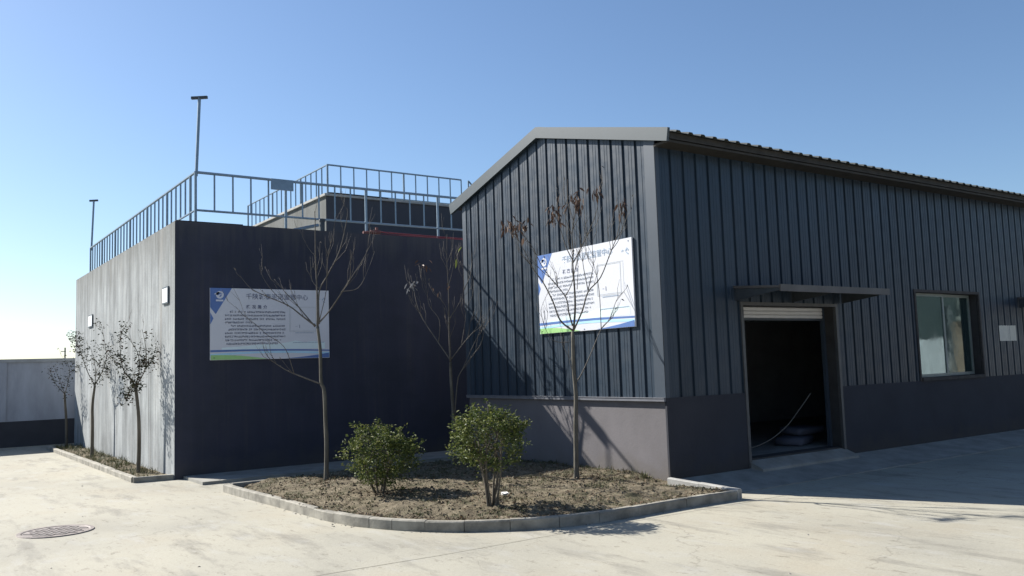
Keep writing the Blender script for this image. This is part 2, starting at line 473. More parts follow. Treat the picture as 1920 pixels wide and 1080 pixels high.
def poly_len(path):
    L = [0]
    for a, b in zip(path, path[1:]):
        L.append(L[-1] + math.dist(a, b))
    return L
def at_len(path, L, s):
    for i in range(len(path) - 1):
        if s <= L[i + 1] or i == len(path) - 2:
            t = (s - L[i]) / (L[i + 1] - L[i])
            return (path[i][0] + (path[i + 1][0] - path[i][0]) * t, path[i][1] + (path[i + 1][1] - path[i][1]) * t)

def kerb_stones(parent, path, lengths, z0, ztop, width, mat, side=1, gap=.003):
    """one mesh object per stone along the path; path is the outer face; width goes to its left (side=1)"""
    dense = [tuple(p)[:2] for p in smooth_pts([(x, y, 0) for x, y in path], 8)] if len(path) > 2 else path
    L = poly_len(dense); s = 0; i = 0
    while s < L[-1] - 0.05:
        l = lengths[i % len(lengths)]
        if L[-1] - s - l < 0.15: l = L[-1] - s
        e = min(s + l, L[-1])
        n = 1 if l > .8 and len(path) <= 2 else 4
        dz = R.uniform(-.005, .005); dw = R.uniform(-.004, .004)
        q = MB(); rings = []
        for k in range(n + 1):
            t = s + gap + (e - s - 2 * gap) * k / n
            p = Vector(at_len(dense, L, t)); p2 = Vector(at_len(dense, L, min(t + .02, L[-1]))); p1 = Vector(at_len(dense, L, max(t - .02, 0)))
            d = (p2 - p1).normalized(); nn = Vector((-d.y, d.x)) * side
            zt = ztop(t / L[-1]) + dz
            prof = [(dw, z0), (dw, zt - .014), (dw + .012, zt), (width - .012, zt), (width, zt - .012), (width, z0)]
            base = len(q.v)
            q.v += [(p.x + nn.x * a, p.y + nn.y * a, z) for a, z in prof]
            rings.append(base)
        for k in range(n):
            for j in range(6):
                j2 = (j + 1) % 6
                q.f.append((rings[k] + j, rings[k + 1] + j, rings[k + 1] + j2, rings[k] + j2)); q.m.append(0)
        q.f.append(tuple(rings[0] + j for j in range(6))); q.m.append(0)
        q.f.append(tuple(rings[-1] + j for j in range(5, -1, -1))); q.m.append(0)
        q.obj('kerb_stone', mat, parent)
        s = e; i += 1

kerb = tag(bpy.data.objects.new('kerb', None), kind='structure'); COL.objects.link(kerb)
kerb_stones(kerb, KERB, [1.1, 1.1, 1.1, .5, .36, .31, .33, .42, .45, .5, .55, .5, .5, .9, .9], PV - .06, lambda t: -.056, .09, M['kerb'], 1)
kerb_stones(kerb, [(.06, -1.2), (-.035, -.06)], [.62, .56], PV - .06, lambda t: -.048 + .065 * t, .09, M['white_kerb'], 1)
kerb_stones(kerb, [(-4.5, 4.94), (-.04, 4.94)], [.75, .9, .95], PV - .06, lambda t: -.05, .09, M['kerb'], -1)

INNER = [(x + .06 if x < -4 else x, y + .05) for x, y in KERB]
INNER = [(-4.55, 4.86), (-4.5, 1.62), (-4.4, 1.12), (-4.34, .78), (-4.25, .52), (-4.12, .24), (-3.94, -.05), (-3.64, -.42), (-3.18, -.76), (-2.76, -.96),
         (-2.3, -1.06), (-1.68, -1.07), (-.99, -1.06), (-.46, -1.08), (-.03, -1.1), (-.09, -.2), (.035, -.06), (.035, 4.86)]
def inside(x, y, poly):
    c = False
    for i in range(len(poly)):
        x1, y1 = poly[i]; x2, y2 = poly[i - 1]
        if (y1 > y) != (y2 > y) and x < (x2 - x1) * (y - y1) / (y2 - y1) + x1: c = not c
    return c
def edge_dist(x, y, poly):
    d = 9
    p = Vector((x, y))
    for i in range(len(poly)):
        a = Vector(poly[i - 1]); b = Vector(poly[i]); ab = b - a
        t = max(0, min(1, (p - a).dot(ab) / max(ab.length_squared, 1e-9)))
        d = min(d, (p - a - ab * t).length)
    return d
KERB_ONLY = INNER[:-2] + [(-.09, -.2)]
def soil_z(x, y):
    d = min(edge_dist(x, y, INNER[:17] + INNER[16::-1]), 1.2)
    t = min(d / .9, 1); t = t * t * (3 - 2 * t)
    base = -.072 + .085 * t
    if y > 2.6: base -= .05 * min((y - 2.6) / 1.8, 1)
    v = Vector((x, y, 0))
    return base + .020 * noise.noise(v * 2.1) + .014 * noise.noise(v * 6.5) + .014 * noise.noise(v * 13) + .014 * noise.noise(v * 29)

def soil_sheet(name, poly, zf, step, mat):
    xs = [p[0] for p in poly]; ys = [p[1] for p in poly]
    nx = int((max(xs) - min(xs)) / step) + 2; ny = int((max(ys) - min(ys)) / step) + 2
    idx = {}; V = []; F = []
    x0, y0 = min(xs) - step * .4, min(ys) - step * .4
    ok = {}
    for i in range(nx + 1):
        for j in range(ny + 1):
            x, y = x0 + i * step, y0 + j * step
            ok[i, j] = inside(x, y, poly)
    def vid(i, j):
        if (i, j) not in idx:
            x, y = x0 + i * step, y0 + j * step
            idx[i, j] = len(V); V.append((x, y, zf(x, y)))
        return idx[i, j]
    for i in range(nx):
        for j in range(ny):
            if sum((ok[i, j], ok[i + 1, j], ok[i, j + 1], ok[i + 1, j + 1])) >= 2:
                F.append((vid(i, j), vid(i + 1, j), vid(i + 1, j + 1), vid(i, j + 1)))
    me = bpy.data.meshes.new(name); me.from_pydata(V, [], F); me.materials.append(mat)
    me.polygons.foreach_set('use_smooth', [True] * len(F))
    return tag(link(name, me), kind='structure')
soil_sheet('soil', INNER, soil_z, .028, M['soil'])

# strip bed along the pale side wall
kerb2 = tag(bpy.data.objects.new('kerb', None), kind='structure'); COL.objects.link(kerb2)
kerb_stones(kerb2, [(-5.53, 17.2), (-5.43, 7.44)], [1.0], PV - .06, lambda t: -.078, .10, M['kerb'], 1)
kerb_stones(kerb2, [(-5.42, 7.34), (-4.78, 7.25)], [.66], PV - .06, lambda t: -.078, .10, M['kerb'], 1)
STRIP = [(-5.42, 17.1), (-5.33, 7.42), (-4.76, 7.33), (-4.76, 17.3)]
def strip_z(x, y):
    v = Vector((x, y, 3))
    return -.125 + .02 * noise.noise(v * 3) + .015 * noise.noise(v * 11)
soil_sheet('soil', STRIP, strip_z, .07, M['soil'])

# clods, weeds and fallen leaves (nobody could count them)
def scatter_pts(n, poly, rnd):
    xs = [p[0] for p in poly]; ys = [p[1] for p in poly]; out = []
    while len(out) < n:
        x, y = rnd.uniform(min(xs), max(xs)), rnd.uniform(min(ys), max(ys))
        if inside(x, y, poly): out.append((x, y))
    return out
def add_lump(q, x, y, z, r, rnd):
    n = len(q.v); k = rnd.randint(4, 5)
    for i in range(k):
        a = 2 * math.pi * (i + rnd.uniform(-.25, .25)) / k
        rr = r * rnd.uniform(.7, 1.3)
        q.v.append((x + rr * math.cos(a), y + rr * math.sin(a), z - .25 * r + rnd.uniform(0, .3) * r))
    q.v.append((x + rnd.uniform(-.3, .3) * r, y + rnd.uniform(-.3, .3) * r, z + r * rnd.uniform(.5, 1.0)))
    for i in range(k):
        q.f.append((n + i, n + (i + 1) % k, n + k)); q.m.append(0)
rc = random.Random(3)
q = MB()
for x, y in scatter_pts(6500, INNER, rc):
    dens = noise.noise(Vector((x * 1.1, y * 1.1, 4)))
    if dens < -.25 and rc.random() < .75: continue
    r = .006 + .022 * rc.random() ** 4 + (.02 if rc.random() < .012 else 0)
    add_lump(q, x, y, soil_z(x, y), r, rc)
for x, y in scatter_pts(45, INNER, rc):
    add_lump(q, x, y, soil_z(x, y), rc.uniform(.022, .05), rc)
for x, y in scatter_pts(500, STRIP, rc):
    add_lump(q, x, y, strip_z(x, y), .008 + .02 * rc.random() ** 2, rc)
tag(q.obj('soil_clods', M['clod']), 'small dry lumps of broken soil lying over the planting bed', 'soil clods', kind='stuff')

def blade(q, p, h, w, lean, az, bend):
    d = Vector((math.cos(az), math.sin(az), 0)); s = Vector((-d.y, d.x, 0))
    a = Vector(p); b = a + Vector((0, 0, h * .6)) + d * lean * .45; c = a + Vector((0, 0, h * (1 - bend))) + d * lean
    n = len(q.v)
    q.v += [tuple(a - s * w), tuple(a + s * w), tuple(b + s * w * .8), tuple(b - s * w * .8), tuple(c)]
    q.f += [(n, n + 1, n + 2, n + 3), (n + 3, n + 2, n + 4)]; q.m += [0, 0]
q = MB()
tufts = []
for x, y in scatter_pts(3000, INNER, rc):
    g = noise.noise(Vector((x * 1.3 + 9, y * 1.3, 1)))
    if g > .02 or rc.random() < .15: tufts.append((x, y, soil_z(x, y), rc.uniform(.015, .05)))
for y in [rc.uniform(.1, 4.6) for _ in range(70)]:
    x = -.03 - abs(rc.gauss(0, .07)); tufts.append((x, y, soil_z(x, y), rc.uniform(.05, .11)))
for x, y in scatter_pts(430, STRIP, rc):
    if noise.noise(Vector((x * 2, y * 1.2, 7))) > -.25: tufts.append((x, y, strip_z(x, y), rc.uniform(.06, .15)))
for x, y, z, h in tufts:
    for k in range(rc.randint(4, 9)):
        blade(q, (x + rc.gauss(0, .025), y + rc.gauss(0, .025), z - .004), h * rc.uniform(.5, 1.2), rc.uniform(.002, .005), h * rc.uniform(.2, 1.1), rc.uniform(0, 6.3), rc.uniform(0, .4))
tag(q.obj('weeds', M['grass']), 'sparse low weeds and grass tufts growing in the planting beds', 'weeds', kind='stuff')

def leaf_quad(q, p, L, W, yaw, pitch, roll, fold=.25):
    rot = Matrix.Rotation(yaw, 3, 'Z') @ Matrix.Rotation(pitch, 3, 'Y') @ Matrix.Rotation(roll, 3, 'X')
    pts = [(0, 0, 0), (L * .35, W * .5, fold * W), (L, 0, 0), (L * .35, -W * .5, fold * W), (L * .7, W * .4, fold * W * .8), (L * .7, -W * .4, fold * W * .8)]
    n = len(q.v)
    q.v += [tuple(Vector(p) + rot @ Vector(a)) for a in pts]
    q.f += [(n, n + 1, n + 4, n + 2), (n, n + 2, n + 5, n + 3)]; q.m += [0, 0]
q = MB()
for x, y in scatter_pts(2300, INNER, rc):
    if noise.noise(Vector((x * 1.2, y * 1.2, 12))) < -.2: continue
    leaf_quad(q, (x, y, soil_z(x, y) + .008), rc.uniform(.025, .06), rc.uniform(.01, .025), rc.uniform(0, 6.3), rc.uniform(-.5, .3), rc.uniform(-.6, .6))
for _ in range(420):
    L = poly_len(INNER[:15]); x, y = at_len(INNER[:15], L, rc.uniform(0, L[-1])); x += abs(rc.gauss(0, .06)) if x < -3.6 else rc.gauss(0, .03); y += abs(rc.gauss(0, .06))
    leaf_quad(q, (x, y, soil_z(x, y) + .008), rc.uniform(.025, .065), rc.uniform(.01, .028), rc.uniform(0, 6.3), rc.uniform(-.5, .3), rc.uniform(-.6, .6))
for cx0, cy0 in ((-.98, .84), (-3.37, 3.93), (-3.01, -.07), (-3.53, 1.8)):
    for _ in range(110):
        x, y = cx0 + rc.gauss(.1, .3), cy0 + rc.gauss(-.1, .3)
        if inside(x, y, INNER): leaf_quad(q, (x, y, soil_z(x, y) + .008), rc.uniform(.025, .07), rc.uniform(.01, .028), rc.uniform(0, 6.3), rc.uniform(-.6, .3), rc.uniform(-.7, .7))
tag(q.obj('fallen_leaves', M['fallen']), 'small dry brown leaves scattered on the bare soil', 'fallen leaves', kind='stuff')
q = MB()
for i in range(170):
    x, y = rc.uniform(-9, 1.5), rc.uniform(-6, 9)
    if inside(x, y, KERB + [(.05, 5), (-4.6, 5)]) or x > -4.8 and y > 5: continue
    add_lump(q, x, y, PV, .005 + .016 * rc.random() ** 4, rc)
for i in range(120):
    t = rc.uniform(0, 1); L = poly_len(KERB); x, y = at_len(KERB, L, t * L[-1])
    add_lump(q, x - abs(rc.gauss(0, .05)) * (1 if x < -4 else .2), y - abs(rc.gauss(0, .05)), PV, rc.uniform(.004, .014), rc)
tag(q.obj('gravel', M['stone']), 'loose crumbs of soil and gravel lying on the concrete yard', 'gravel', kind='stuff')

# ------------------------------------------------------------------ steel clad warehouse
LEN, WID, DADO = 14.0, 5.15, 1.09
RIDGE = 2.686
def roof_z(y):
    return 4.843 + .2483 * (y + .347) if y <= RIDGE else 5.596 - .2920 * (y - RIDGE)
DOOR = (1.71, 4.03, 0.10, 2.41)
WIN = (6.53, 8.80, 1.13, 2.72)
barn = thing('warehouse', 'long dark grey warehouse clad in ribbed steel with gable end and open shutter door', 'warehouse', (0, 0, 0))
# wall core behind the sheets
q = MB()
x_cuts = [.03, DOOR[0], DOOR[1], WIN[0], WIN[1], LEN]
for x0, x1, zs in ((.03, DOOR[0], [(-.3, 4.62)]), (DOOR[0], DOOR[1], [(-.3, .10), (DOOR[3], 4.62)]), (DOOR[1], WIN[0], [(-.3, 4.62)]),
                   (WIN[0], WIN[1], [(-.3, WIN[2]), (WIN[3], 4.62)]), (WIN[1], LEN, [(-.3, 4.62)])):
    for z0, z1 in zs: q.box((x0, .03, z0), (x1, .27, z1))
q.obj('long_wall', M['reveal'], barn)
q = MB()
q.prism([(.03, -.3), (WID, -.3), (WID, roof_z(WID) - .12), (RIDGE, roof_z(RIDGE) - .12), (.03, roof_z(.03) - .12)], 0, LEN, LEN + .2)
q.obj('far_gable_wall', M['inner'], barn)
q = MB()
q.prism([(.28, -.3), (WID - .01, -.3), (WID - .01, roof_z(WID) - .12), (RIDGE, roof_z(RIDGE) - .12), (.28, roof_z(.28) - .12)], 0, .04, .24)
q.obj('gable_wall', M['inner'], barn)
q = MB()
q.box((.25, WID - .24, -.3), (LEN - .001, WID - .02, roof_z(WID) - .12))
q.obj('back_wall', M['inner'], barn)
box_obj('floor_slab', (.25, .275, -.25), (LEN - .01, WID - .25, .10), M['floor'], barn)
# plinths
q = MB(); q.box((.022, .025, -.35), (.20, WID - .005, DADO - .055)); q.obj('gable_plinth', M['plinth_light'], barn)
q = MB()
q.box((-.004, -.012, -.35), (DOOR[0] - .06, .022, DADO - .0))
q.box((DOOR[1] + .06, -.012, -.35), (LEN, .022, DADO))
q.obj('long_plinth', M['plinth_shaded'], barn)
q = MB(); q.box((-.042, .0, DADO - .048), (.03, WID, DADO - .006)); q.box((-.050, .0, DADO - .006), (.03, WID, DADO + .004)); q.obj('plinth_ledge', M['ledge'], barn)

# cladding sheets, one object each
PITCH = .265
PROF = [(0, -.026), (.023, -.026), (.031, 0), (.098, 0), (.102, .0035), (.112, .0035), (.116, 0), (.158, 0), (.162, .0035), (.172, .0035), (.176, 0),
        (.234, 0), (.242, -.026), (PITCH, -.026)]
def clip_prof(a, b):
    def dep(s):
        for (s0, d0), (s1, d1) in zip(PROF, PROF[1:]):
            if s0 <= s <= s1: return d0 + (d1 - d0) * (s - s0) / (s1 - s0)
        return PROF[-1][1]
    return [(a, dep(a))] + [p for p in PROF if a + .002 < p[0] < b - .002] + [(b, dep(b))]
def sheet_mesh(prof, z0, ztop, P):
    q = MB()
    for (s, d) in prof: q.v += [P(s, d, z0), P(s, d, ztop(s))]
    for i in range(len(prof) - 1):
        q.f.append((2 * i, 2 * i + 2, 2 * i + 3, 2 * i + 1)); q.m.append(0)
    return q.mesh('cladding_panel', M['cladding'])
# gable: s runs from the far corner towards the near corner
n = int(WID / PITCH) + 1
for i in range(n):
    s0 = i * PITCH
    e = min(PITCH, WID - .02 - s0)
    if e < .03: continue
    P = lambda s, d, z, s0=s0: (-d - .002, WID - (s0 + s), z)
    me = sheet_mesh(clip_prof(0, e), DADO + .004, lambda s, s0=s0: roof_z(WID - (s0 + s)) - .11, P)
    link('cladding_panel', me, barn)
# long wall
full = {}
x = .03
while x < LEN - .05:
    e = min(PITCH, LEN - x)
    segs = [(0, e, DADO, 4.66)]
    for (hx0, hx1, hz0, hz1) in (DOOR, WIN):
        new = []
        for a, b, z0, z1 in segs:
            lo, hi = max(a, hx0 - x), min(b, hx1 - x)
            if hi - lo < .004: new.append((a, b, z0, z1)); continue
            if lo > a + .004: new.append((a, lo, z0, z1))
            if hz0 > z0 + .02: new.append((lo, hi, z0, hz0))
            new.append((lo, hi, hz1, z1))
            if hi < b - .004: new.append((hi, b, z0, z1))
        segs = new
    for a, b, z0, z1 in segs:
        key = (round(a, 3), round(b, 3), round(z0, 3), round(z1, 3))
        if key not in full:
            full[key] = sheet_mesh(clip_prof(a, b), z0, lambda s, z1=z1: z1, lambda s, d, z: (s, -d, z))
        o = link('cladding_panel', full[key], barn, (x, 0, 0))
    x += PITCH
# corner flashings
q = MB(); q.box((-.014, -.016, DADO + .005), (-.004, .20, roof_z(.1) - .13)); q.box((-.014, -.017, DADO + .002), (.06, -.006, 4.66)); q.obj('corner_trim', M['trim'], barn)
box_obj('corner_trim', (-.016, WID - .11, DADO + .005), (.0, WID + .012, roof_z(WID) - .13), M['trim'], barn)
# verge boards along the gable
for a, b, nm in ((-.355, RIDGE, 'verge_board'), (RIDGE, 5.545, 'verge_board')):
    q = MB()
    lo = [(a, roof_z(a) + (.004 if a < 0 else .004)), (b, roof_z(b) + .004), (b, roof_z(b) - .182), (a + (.035 if a < 0 else 0), roof_z(a) - .182)]
    if b > 5: lo[2] = (b - .05, roof_z(b) - .192)
    q.prism(lo, 0, -.075, -.028)
    q.obj(nm, M['verge'], barn)
    q = MB()
    lo = [(a + .06, roof_z(a + .06) - .15), (b - .06, roof_z(b - .06) - .15), (b - .06, roof_z(b - .06) - .175), (a + .06, roof_z(a + .06) - .175)]
    q.prism(lo, 0, -.027, .02)
    q.obj('verge_soffit', M['trim'], barn)
# roof sheets: ribbed, one object each
RP = .25
prof = [(0, 0), (.055, 0), (.08, .03), (.14, .03), (.165, 0), (.25, 0)]
def roof_mesh(y0, y1, ylip):
    q = MB()
    k = len(prof)
    for y in (y0, y1):
        for s, d in prof: q.v.append((s, y, roof_z(y) - .045 + d))
        for s, d in prof: q.v.append((s, y, roof_z(y) - .052 + d * .9))
    for i in range(k - 1):
        q.f += [(i, i + 1, 2 * k + i + 1, 2 * k + i), (k + i, 3 * k + i, 3 * k + i + 1, k + i + 1), (i, k + i, k + i + 1, i + 1), (2 * k + i, 2 * k + i + 1, 3 * k + i + 1, 3 * k + i)]
        q.m += [0] * 4
    return q.mesh('roof_sheet', M['roof'])
ra, rb = roof_mesh(-.40, RIDGE - .002, 0), roof_mesh(RIDGE + .002, 5.53, 0)
for i in range(int(LEN / RP)):
    link('roof_sheet', ra, barn, (-.02 + i * RP, 0, 0))
    link('roof_sheet', rb, barn, (-.02 + i * RP, 0, 0))
# insulated roof board under the sheets and the brown eave lining
q = MB()
q.prism([(-.33, roof_z(-.33) - .06), (RIDGE, roof_z(RIDGE) - .06), (5.48, roof_z(5.48) - .06), (5.48, roof_z(5.48) - .12), (RIDGE, roof_z(RIDGE) - .118), (-.33, roof_z(-.33) - .15)], 0, -.02, LEN)
q.obj('roof_board', M['roof_brown'], barn)
q = MB(); q.box((-.015, -.31, 4.655), (LEN, -.001, 4.69)); q.obj('eave_soffit', M['roof_brown'], barn)
q = MB(); q.prism([(RIDGE - .2, roof_z(RIDGE - .2) + .012), (RIDGE, roof_z(RIDGE) + .016), (RIDGE + .2, roof_z(RIDGE + .2) + .012), (RIDGE + .2, roof_z(RIDGE + .2) + .006), (RIDGE, roof_z(RIDGE) + .008), (RIDGE - .2, roof_z(RIDGE - .2) + .006)], 0, -.02, LEN)
q.obj('ridge_cap', M['verge'], barn)

# door: reveals, guides, rolled shutter
d0, d1, dz0, dz1 = DOOR
q = MB()
q.box((d0 - .06, -.02, -.1), (d0 - .002, .03, dz1 + .05)); q.box((d1 + .002, -.02, -.1), (d1 + .06, .03, dz1 + .05)); q.box((d0 - .002, -.02, dz1 + .002), (d1 + .002, .03, dz1 + .05))
q.obj('door_frame', M['guide'], barn)
for x0 in (d0 + .002, d1 - .052):
    q = MB(); q.prism([(x0, .20), (x0 + .05, .20), (x0 + .05, .215), (x0 + .012, .215), (x0 + .012, .245), (x0 + .05, .245), (x0 + .05, .26), (x0, .26)], 2, .10, dz1 - .005)
    q.obj('shutter_guide', M['trim'], barn)
sh = thing_part = link('roller_shutter', None, barn)
PINV[sh.name] = Matrix()
for i, (z0, z1) in enumerate(((dz1 - .062, dz1 - .006), (dz1 - .122, dz1 - .066), (dz1 - .178, dz1 - .126))):
    q = MB(); q.prism([(.212, z0), (.203, z0 + .012), (.203, z1 - .012), (.212, z1), (.24, z1), (.24, z0)], 0, d0 + .055, d1 - .055)
    q.obj('shutter_slat', M['shutter'], sh)
q = MB(); q.box((d0 + .05, .205, dz1 - .215), (d1 - .05, .245, dz1 - .18)); q.obj('bottom_rail', M['dark_steel'], sh)
q = MB(); q.prism([(-.24, PV - .02), (-.24, -.035), (-.22, -.02), (-.012, .06), (.028, .075), (.028, PV - .02)], 0, d0 - .03, d1 + .06)
q.obj('door_ramp', M['ramp'], barn)

# window: reveal, frame, two sliding sashes
w0, w1, wz0, wz1 = WIN
q = MB()
q.box((w0 - .05, -.02, wz0 - .05), (w0 + .001, .02, wz1 + .05)); q.box((w1 - .001, -.02, wz0 - .05), (w1 + .05, .02, wz1 + .05))
q.box((w0 + .001, -.02, wz1 - .001), (w1 - .001, .02, wz1 + .05)); q.box((w0 + .001, -.045, wz0 - .05), (w1 - .001, .03, wz0 + .012))
q.obj('window_surround', M['rust'], barn)
def sash(x0, x1, y, name='window_sash'):
    q = MB(); t = .055
    q.box((x0, y, wz0 + .015), (x0 + t, y + .04, wz1 - .005)); q.box((x1 - t, y, wz0 + .015), (x1, y + .04, wz1 - .005))
    q.box((x0 + t, y, wz0 + .015), (x1 - t, y + .04, wz0 + .015 + t)); q.box((x0 + t, y, wz1 - .005 - t), (x1 - t, y + .04, wz1 - .005))
    s = q.obj(name, M['alu'], barn)
    PINV[s.name] = Matrix()
    g = box_obj('pane', (x0 + t - .004, y + .016, wz0 + .07), (x1 - t + .004, y + .022, wz1 - .058), M['glass'], s)
    return s
xm = (w0 + w1) / 2
sash(w0 + .03, xm + .03, .10)
sash(xm - .03, w1 - .03, .155)

# the canopy over the door, and the next one along
def make_canopy(x0, x1):
    c = link('canopy', None, barn); PINV[c.name] = Matrix()
    q = MB()
    q.prism([(-.006, 2.70), (-.84, 2.63), (-.84, 2.60), (-.006, 2.66)], 0, x0, x1); q.obj('canopy_sheet', M['canopy'], c)
    q = MB(); q.box((x0, -.865, 2.545), (x1, -.842, 2.645)); q.obj('fascia', M['canopy'], c)
    for x in (x0 + .02, (x0 + x1) / 2, x1 - .05):
        q = MB(); q.prism([(-.02, 2.655), (-.82, 2.597), (-.82, 2.565), (-.02, 2.47)], 0, x, x + .03); q.obj('bracket', M['dark_steel'], c)
make_canopy(1.52, 4.27)
make_canopy(10.45, 13.2)

# ------------------------------------------------------------------ concrete tank building
UL, VL, HL, VE = -4.773, 7.224, 4.385, 17.82
tank = thing('tank_building', 'flat roofed concrete building with dark painted front and streaked grey side wall', 'building', (UL, VL, PV))
def two_tone(name, a, b, dark_y=True, parent=tank):
    q = MB(); q.box(a, b)
    q.m[2] = 1          # the face towards -Y is painted dark
    return q.obj(name, [M['concrete'], M['dark']], parent)
two_tone('front_wall', (UL, VL, -.4), (7.0, VL + .3, HL))
box_obj('side_wall', (UL, VL + .3, -.4), (UL + .3, VE, HL), M['concrete'], tank)
box_obj('rear_wall', (UL + .3, VE - .3, -.4), (7.0, VE, HL), M['concrete'], tank)
box_obj('roof_slab', (UL + .3, VL + .3, HL - .35), (7.0, VE - .3, HL - .09), M['concrete'], tank)
# uneven coping bedded on the front edge
q = MB()
q.box((UL + .02, VL + .004, HL), (-3.55, VL + .26, HL + .018)); q.obj('coping', M['felt'], tank)
# upper tank with its thin pale rim
UB = (-.32, 10.9, 7.0, 16.95)
two_tone('upper_tank', (UB[0], UB[1], HL - .2), (UB[2], UB[3], 5.90))
q = MB()
q.box((UB[0] - .05, UB[1] - .05, 5.90), (UB[2], UB[1] + .2, 5.955)); q.box((UB[0] - .05, UB[1] + .2, 5.90), (UB[0] + .2, UB[3], 5.955))
q.obj('tank_rim', M['white_kerb'], tank)
q = MB()
pts = [(-.30, 10.86, 5.957), (1.3, 10.86, 5.957), (1.3, 11.06, 5.957), (-.30, 11.06, 5.957)]
q.box((-.2, 10.845, 5.956), (1.35, 11.1, 5.985)); q.obj('rim_felt', M['felt'], tank)

# ------------------------------------------------------------------ railings
def rail_run(parent, pts, ztop, zbot, zfoot, spacing, post_every, rt=.027):
    """top and bottom rail, posts down to the roof and one baluster object each"""
    bal = {}
    for a, b in zip(pts, pts[1:]):
        A, B = Vector((*a, 0)), Vector((*b, 0)); L = (B - A).length; d = (B - A) / L
        for z, r in ((ztop, rt), (zbot, rt * .8)):
            q = MB(); q.tube([(A.x, A.y, z), (B.x, B.y, z)], r, 6); q.obj('handrail' if z == ztop else 'bottom_rail', M['galv'], parent)
        n = max(1, round(L / spacing))
        for i in range(n + 1):
            if i == n and b != pts[-1]: continue
            p = A + d * (L * i / n)
            post = (i % post_every == 0)
            key = 'post' if post else 'baluster'
            if key not in bal:
                q = MB()
                if post: q.tube([(0, 0, zfoot), (0, 0, ztop)], .026, 6)
                else: q.tube([(0, 0, zbot), (0, 0, ztop)], .017, 5)
                bal[key] = q.mesh(key, M['galv'])
            o = link(key, bal[key], parent); o.location = (p.x, p.y, 0)
rail = thing('roof_railing', 'galvanised railing around the edge of the low flat roof above the dark wall', 'railing', (-4.33, 7.52, HL), 'galvanised railings on the flat roofs')
RX, RY = -4.34, 7.50
rail_run(rail, [(RX, 18.3), (RX, RY), (2.2, RY)], 5.37, 4.66, HL - .1, .345, 5)
rail2 = thing('roof_railing', 'galvanised railing on the rim of the higher concrete tank behind', 'railing', (-.27, 10.95, 5.95), 'galvanised railings on the flat roofs')
rail_run(rail2, [(-.25, 16.9), (-.25, 10.95), (3.62, 10.95)], 6.69, 5.995, 5.95, .345, 6, .022)
q = MB(); q.tube([(3.85, 10.95, 6.69), (5.1, 10.6, 5.2)], .022, 6); q.tube([(3.85, 10.95, 5.95), (3.85, 10.95, 6.69)], .022, 6); q.tube([(5.1, 10.6, 4.3), (5.1, 10.6, 5.2)], .022, 6)
q.obj('stair_handrail', M['galv'], rail2)

def t_post(x, y, ztop, width, label, tilt=(0, 0)):
    t = thing('roof_post', label, 'steel post', (x, y, 5.37), 'steel posts with crossbars on the railing corners')
    q = MB(); q.tube([(x, y, 5.3), (x + tilt[0], y + tilt[1], ztop)], .034, 4); q.obj('pole', M['galv'], t)
    q = MB(); cx, cy = x + tilt[0], y + tilt[1]
    hr = Vector((.8156, -.5786, .02)) * width
    q.tube([Vector((cx, cy, ztop)) - hr, Vector((cx, cy, ztop)) + hr], .035, 4); q.obj('crossbar', M['dark_steel'], t)
t_post(RX + .015, RY + .02, 6.80, .15, 'tall galvanised post with short crossbar at the corner nearest the dark wall', (.06, 0))
t_post(RX + .015, 18.28, 6.75, .12, 'thin galvanised post with small crossbar at the far end of the side railing', (.05, 0))

pl = box_obj('rail_plate', (-2.93, RY - .06, 5.17), (-2.48, RY - .035, 5.385), M['galv']); tag(pl, 'blank grey metal plate hung from the front roof handrail', 'plate')
hp = thing('red_hose', 'red hose with pipe fitting lying along the roof edge below the railing', 'hose', (-.7, 7.42, HL))
q = MB(); q.tube(smooth_pts([(-.62, 7.42, 4.47), (0, 7.42, 4.46), (.9, 7.41, 4.45), (2.4, 7.42, 4.44)], 5), .016, 6); q.tube(smooth_pts([(-.62, 7.36, 4.41), (.2, 7.34, 4.41), (2.4, 7.35, 4.40)], 5), .012, 6); q.obj('hose_line', M['red'], hp, True)
q = MB(); q.tube([(-.83, 7.42, 4.46), (-.62, 7.42, 4.47)], [.05, .045], 8); q.tube([(-.7, 7.42, 4.46), (-.7, 7.42, 4.56)], .03, 6); q.tube([(-1.0, 7.44, 4.44), (-.84, 7.43, 4.45)], .035, 6); q.obj('fitting', M['brass'], hp)
pp = MB(); pp.tube([(-2.5, 7.55, 4.40), (-1.9, 7.62, 4.56)], .035, 8)
tag(pp.obj('loose_pipe', M['galv']), 'short pale pipe leaning slanted on the roof edge behind the tree', 'pipe')
st = MB(); st.tube([(-1.95, 7.3, 4.38), (-1.95, 7.3, 4.60)], .05, 8); st.tube([(-1.95, 7.3, 4.58), (-1.95, 7.3, 4.63)], .066, 8)
tag(st.obj('vent_stub', M['dark_steel']), 'dark stub pipe standing on the roof edge beside the slanted pipe', 'vent pipe')

# ------------------------------------------------------------------ boundary walls, things beyond
def boundary(name, label, x0, x1, y, flip=1):
    b = thing(name, label, 'wall', ((x0 + x1) / 2, y, PV))
    ya, yb = (y, y + .24) if flip > 0 else (y - .24, y)
    box_obj('wall_panel', (x0, ya, .53), (x1, yb, 2.16), M['bwall'], b)
    box_obj('base_course', (x0, ya - .012, PV - .2), (x1, yb + .012, .53), M['bwall_dark'], b)
    box_obj('wall_coping', (x0, ya - .05, 2.16), (x1, yb + .05, 2.25), M['bwall_cap'], b)
    for x in [x0 + 1.0 + 3.6 * i for i in range(int((x1 - x0) / 3.6))]:
        if -14 < x < 16 or flip < 0: box_obj('pier', (x, ya - .04, .531), (x + .3, yb + .04, 2.159), M['bwall'], b)
boundary('boundary_wall', 'white boundary wall with dark base closing the yard behind the concrete building', -40, 40, 19.05)
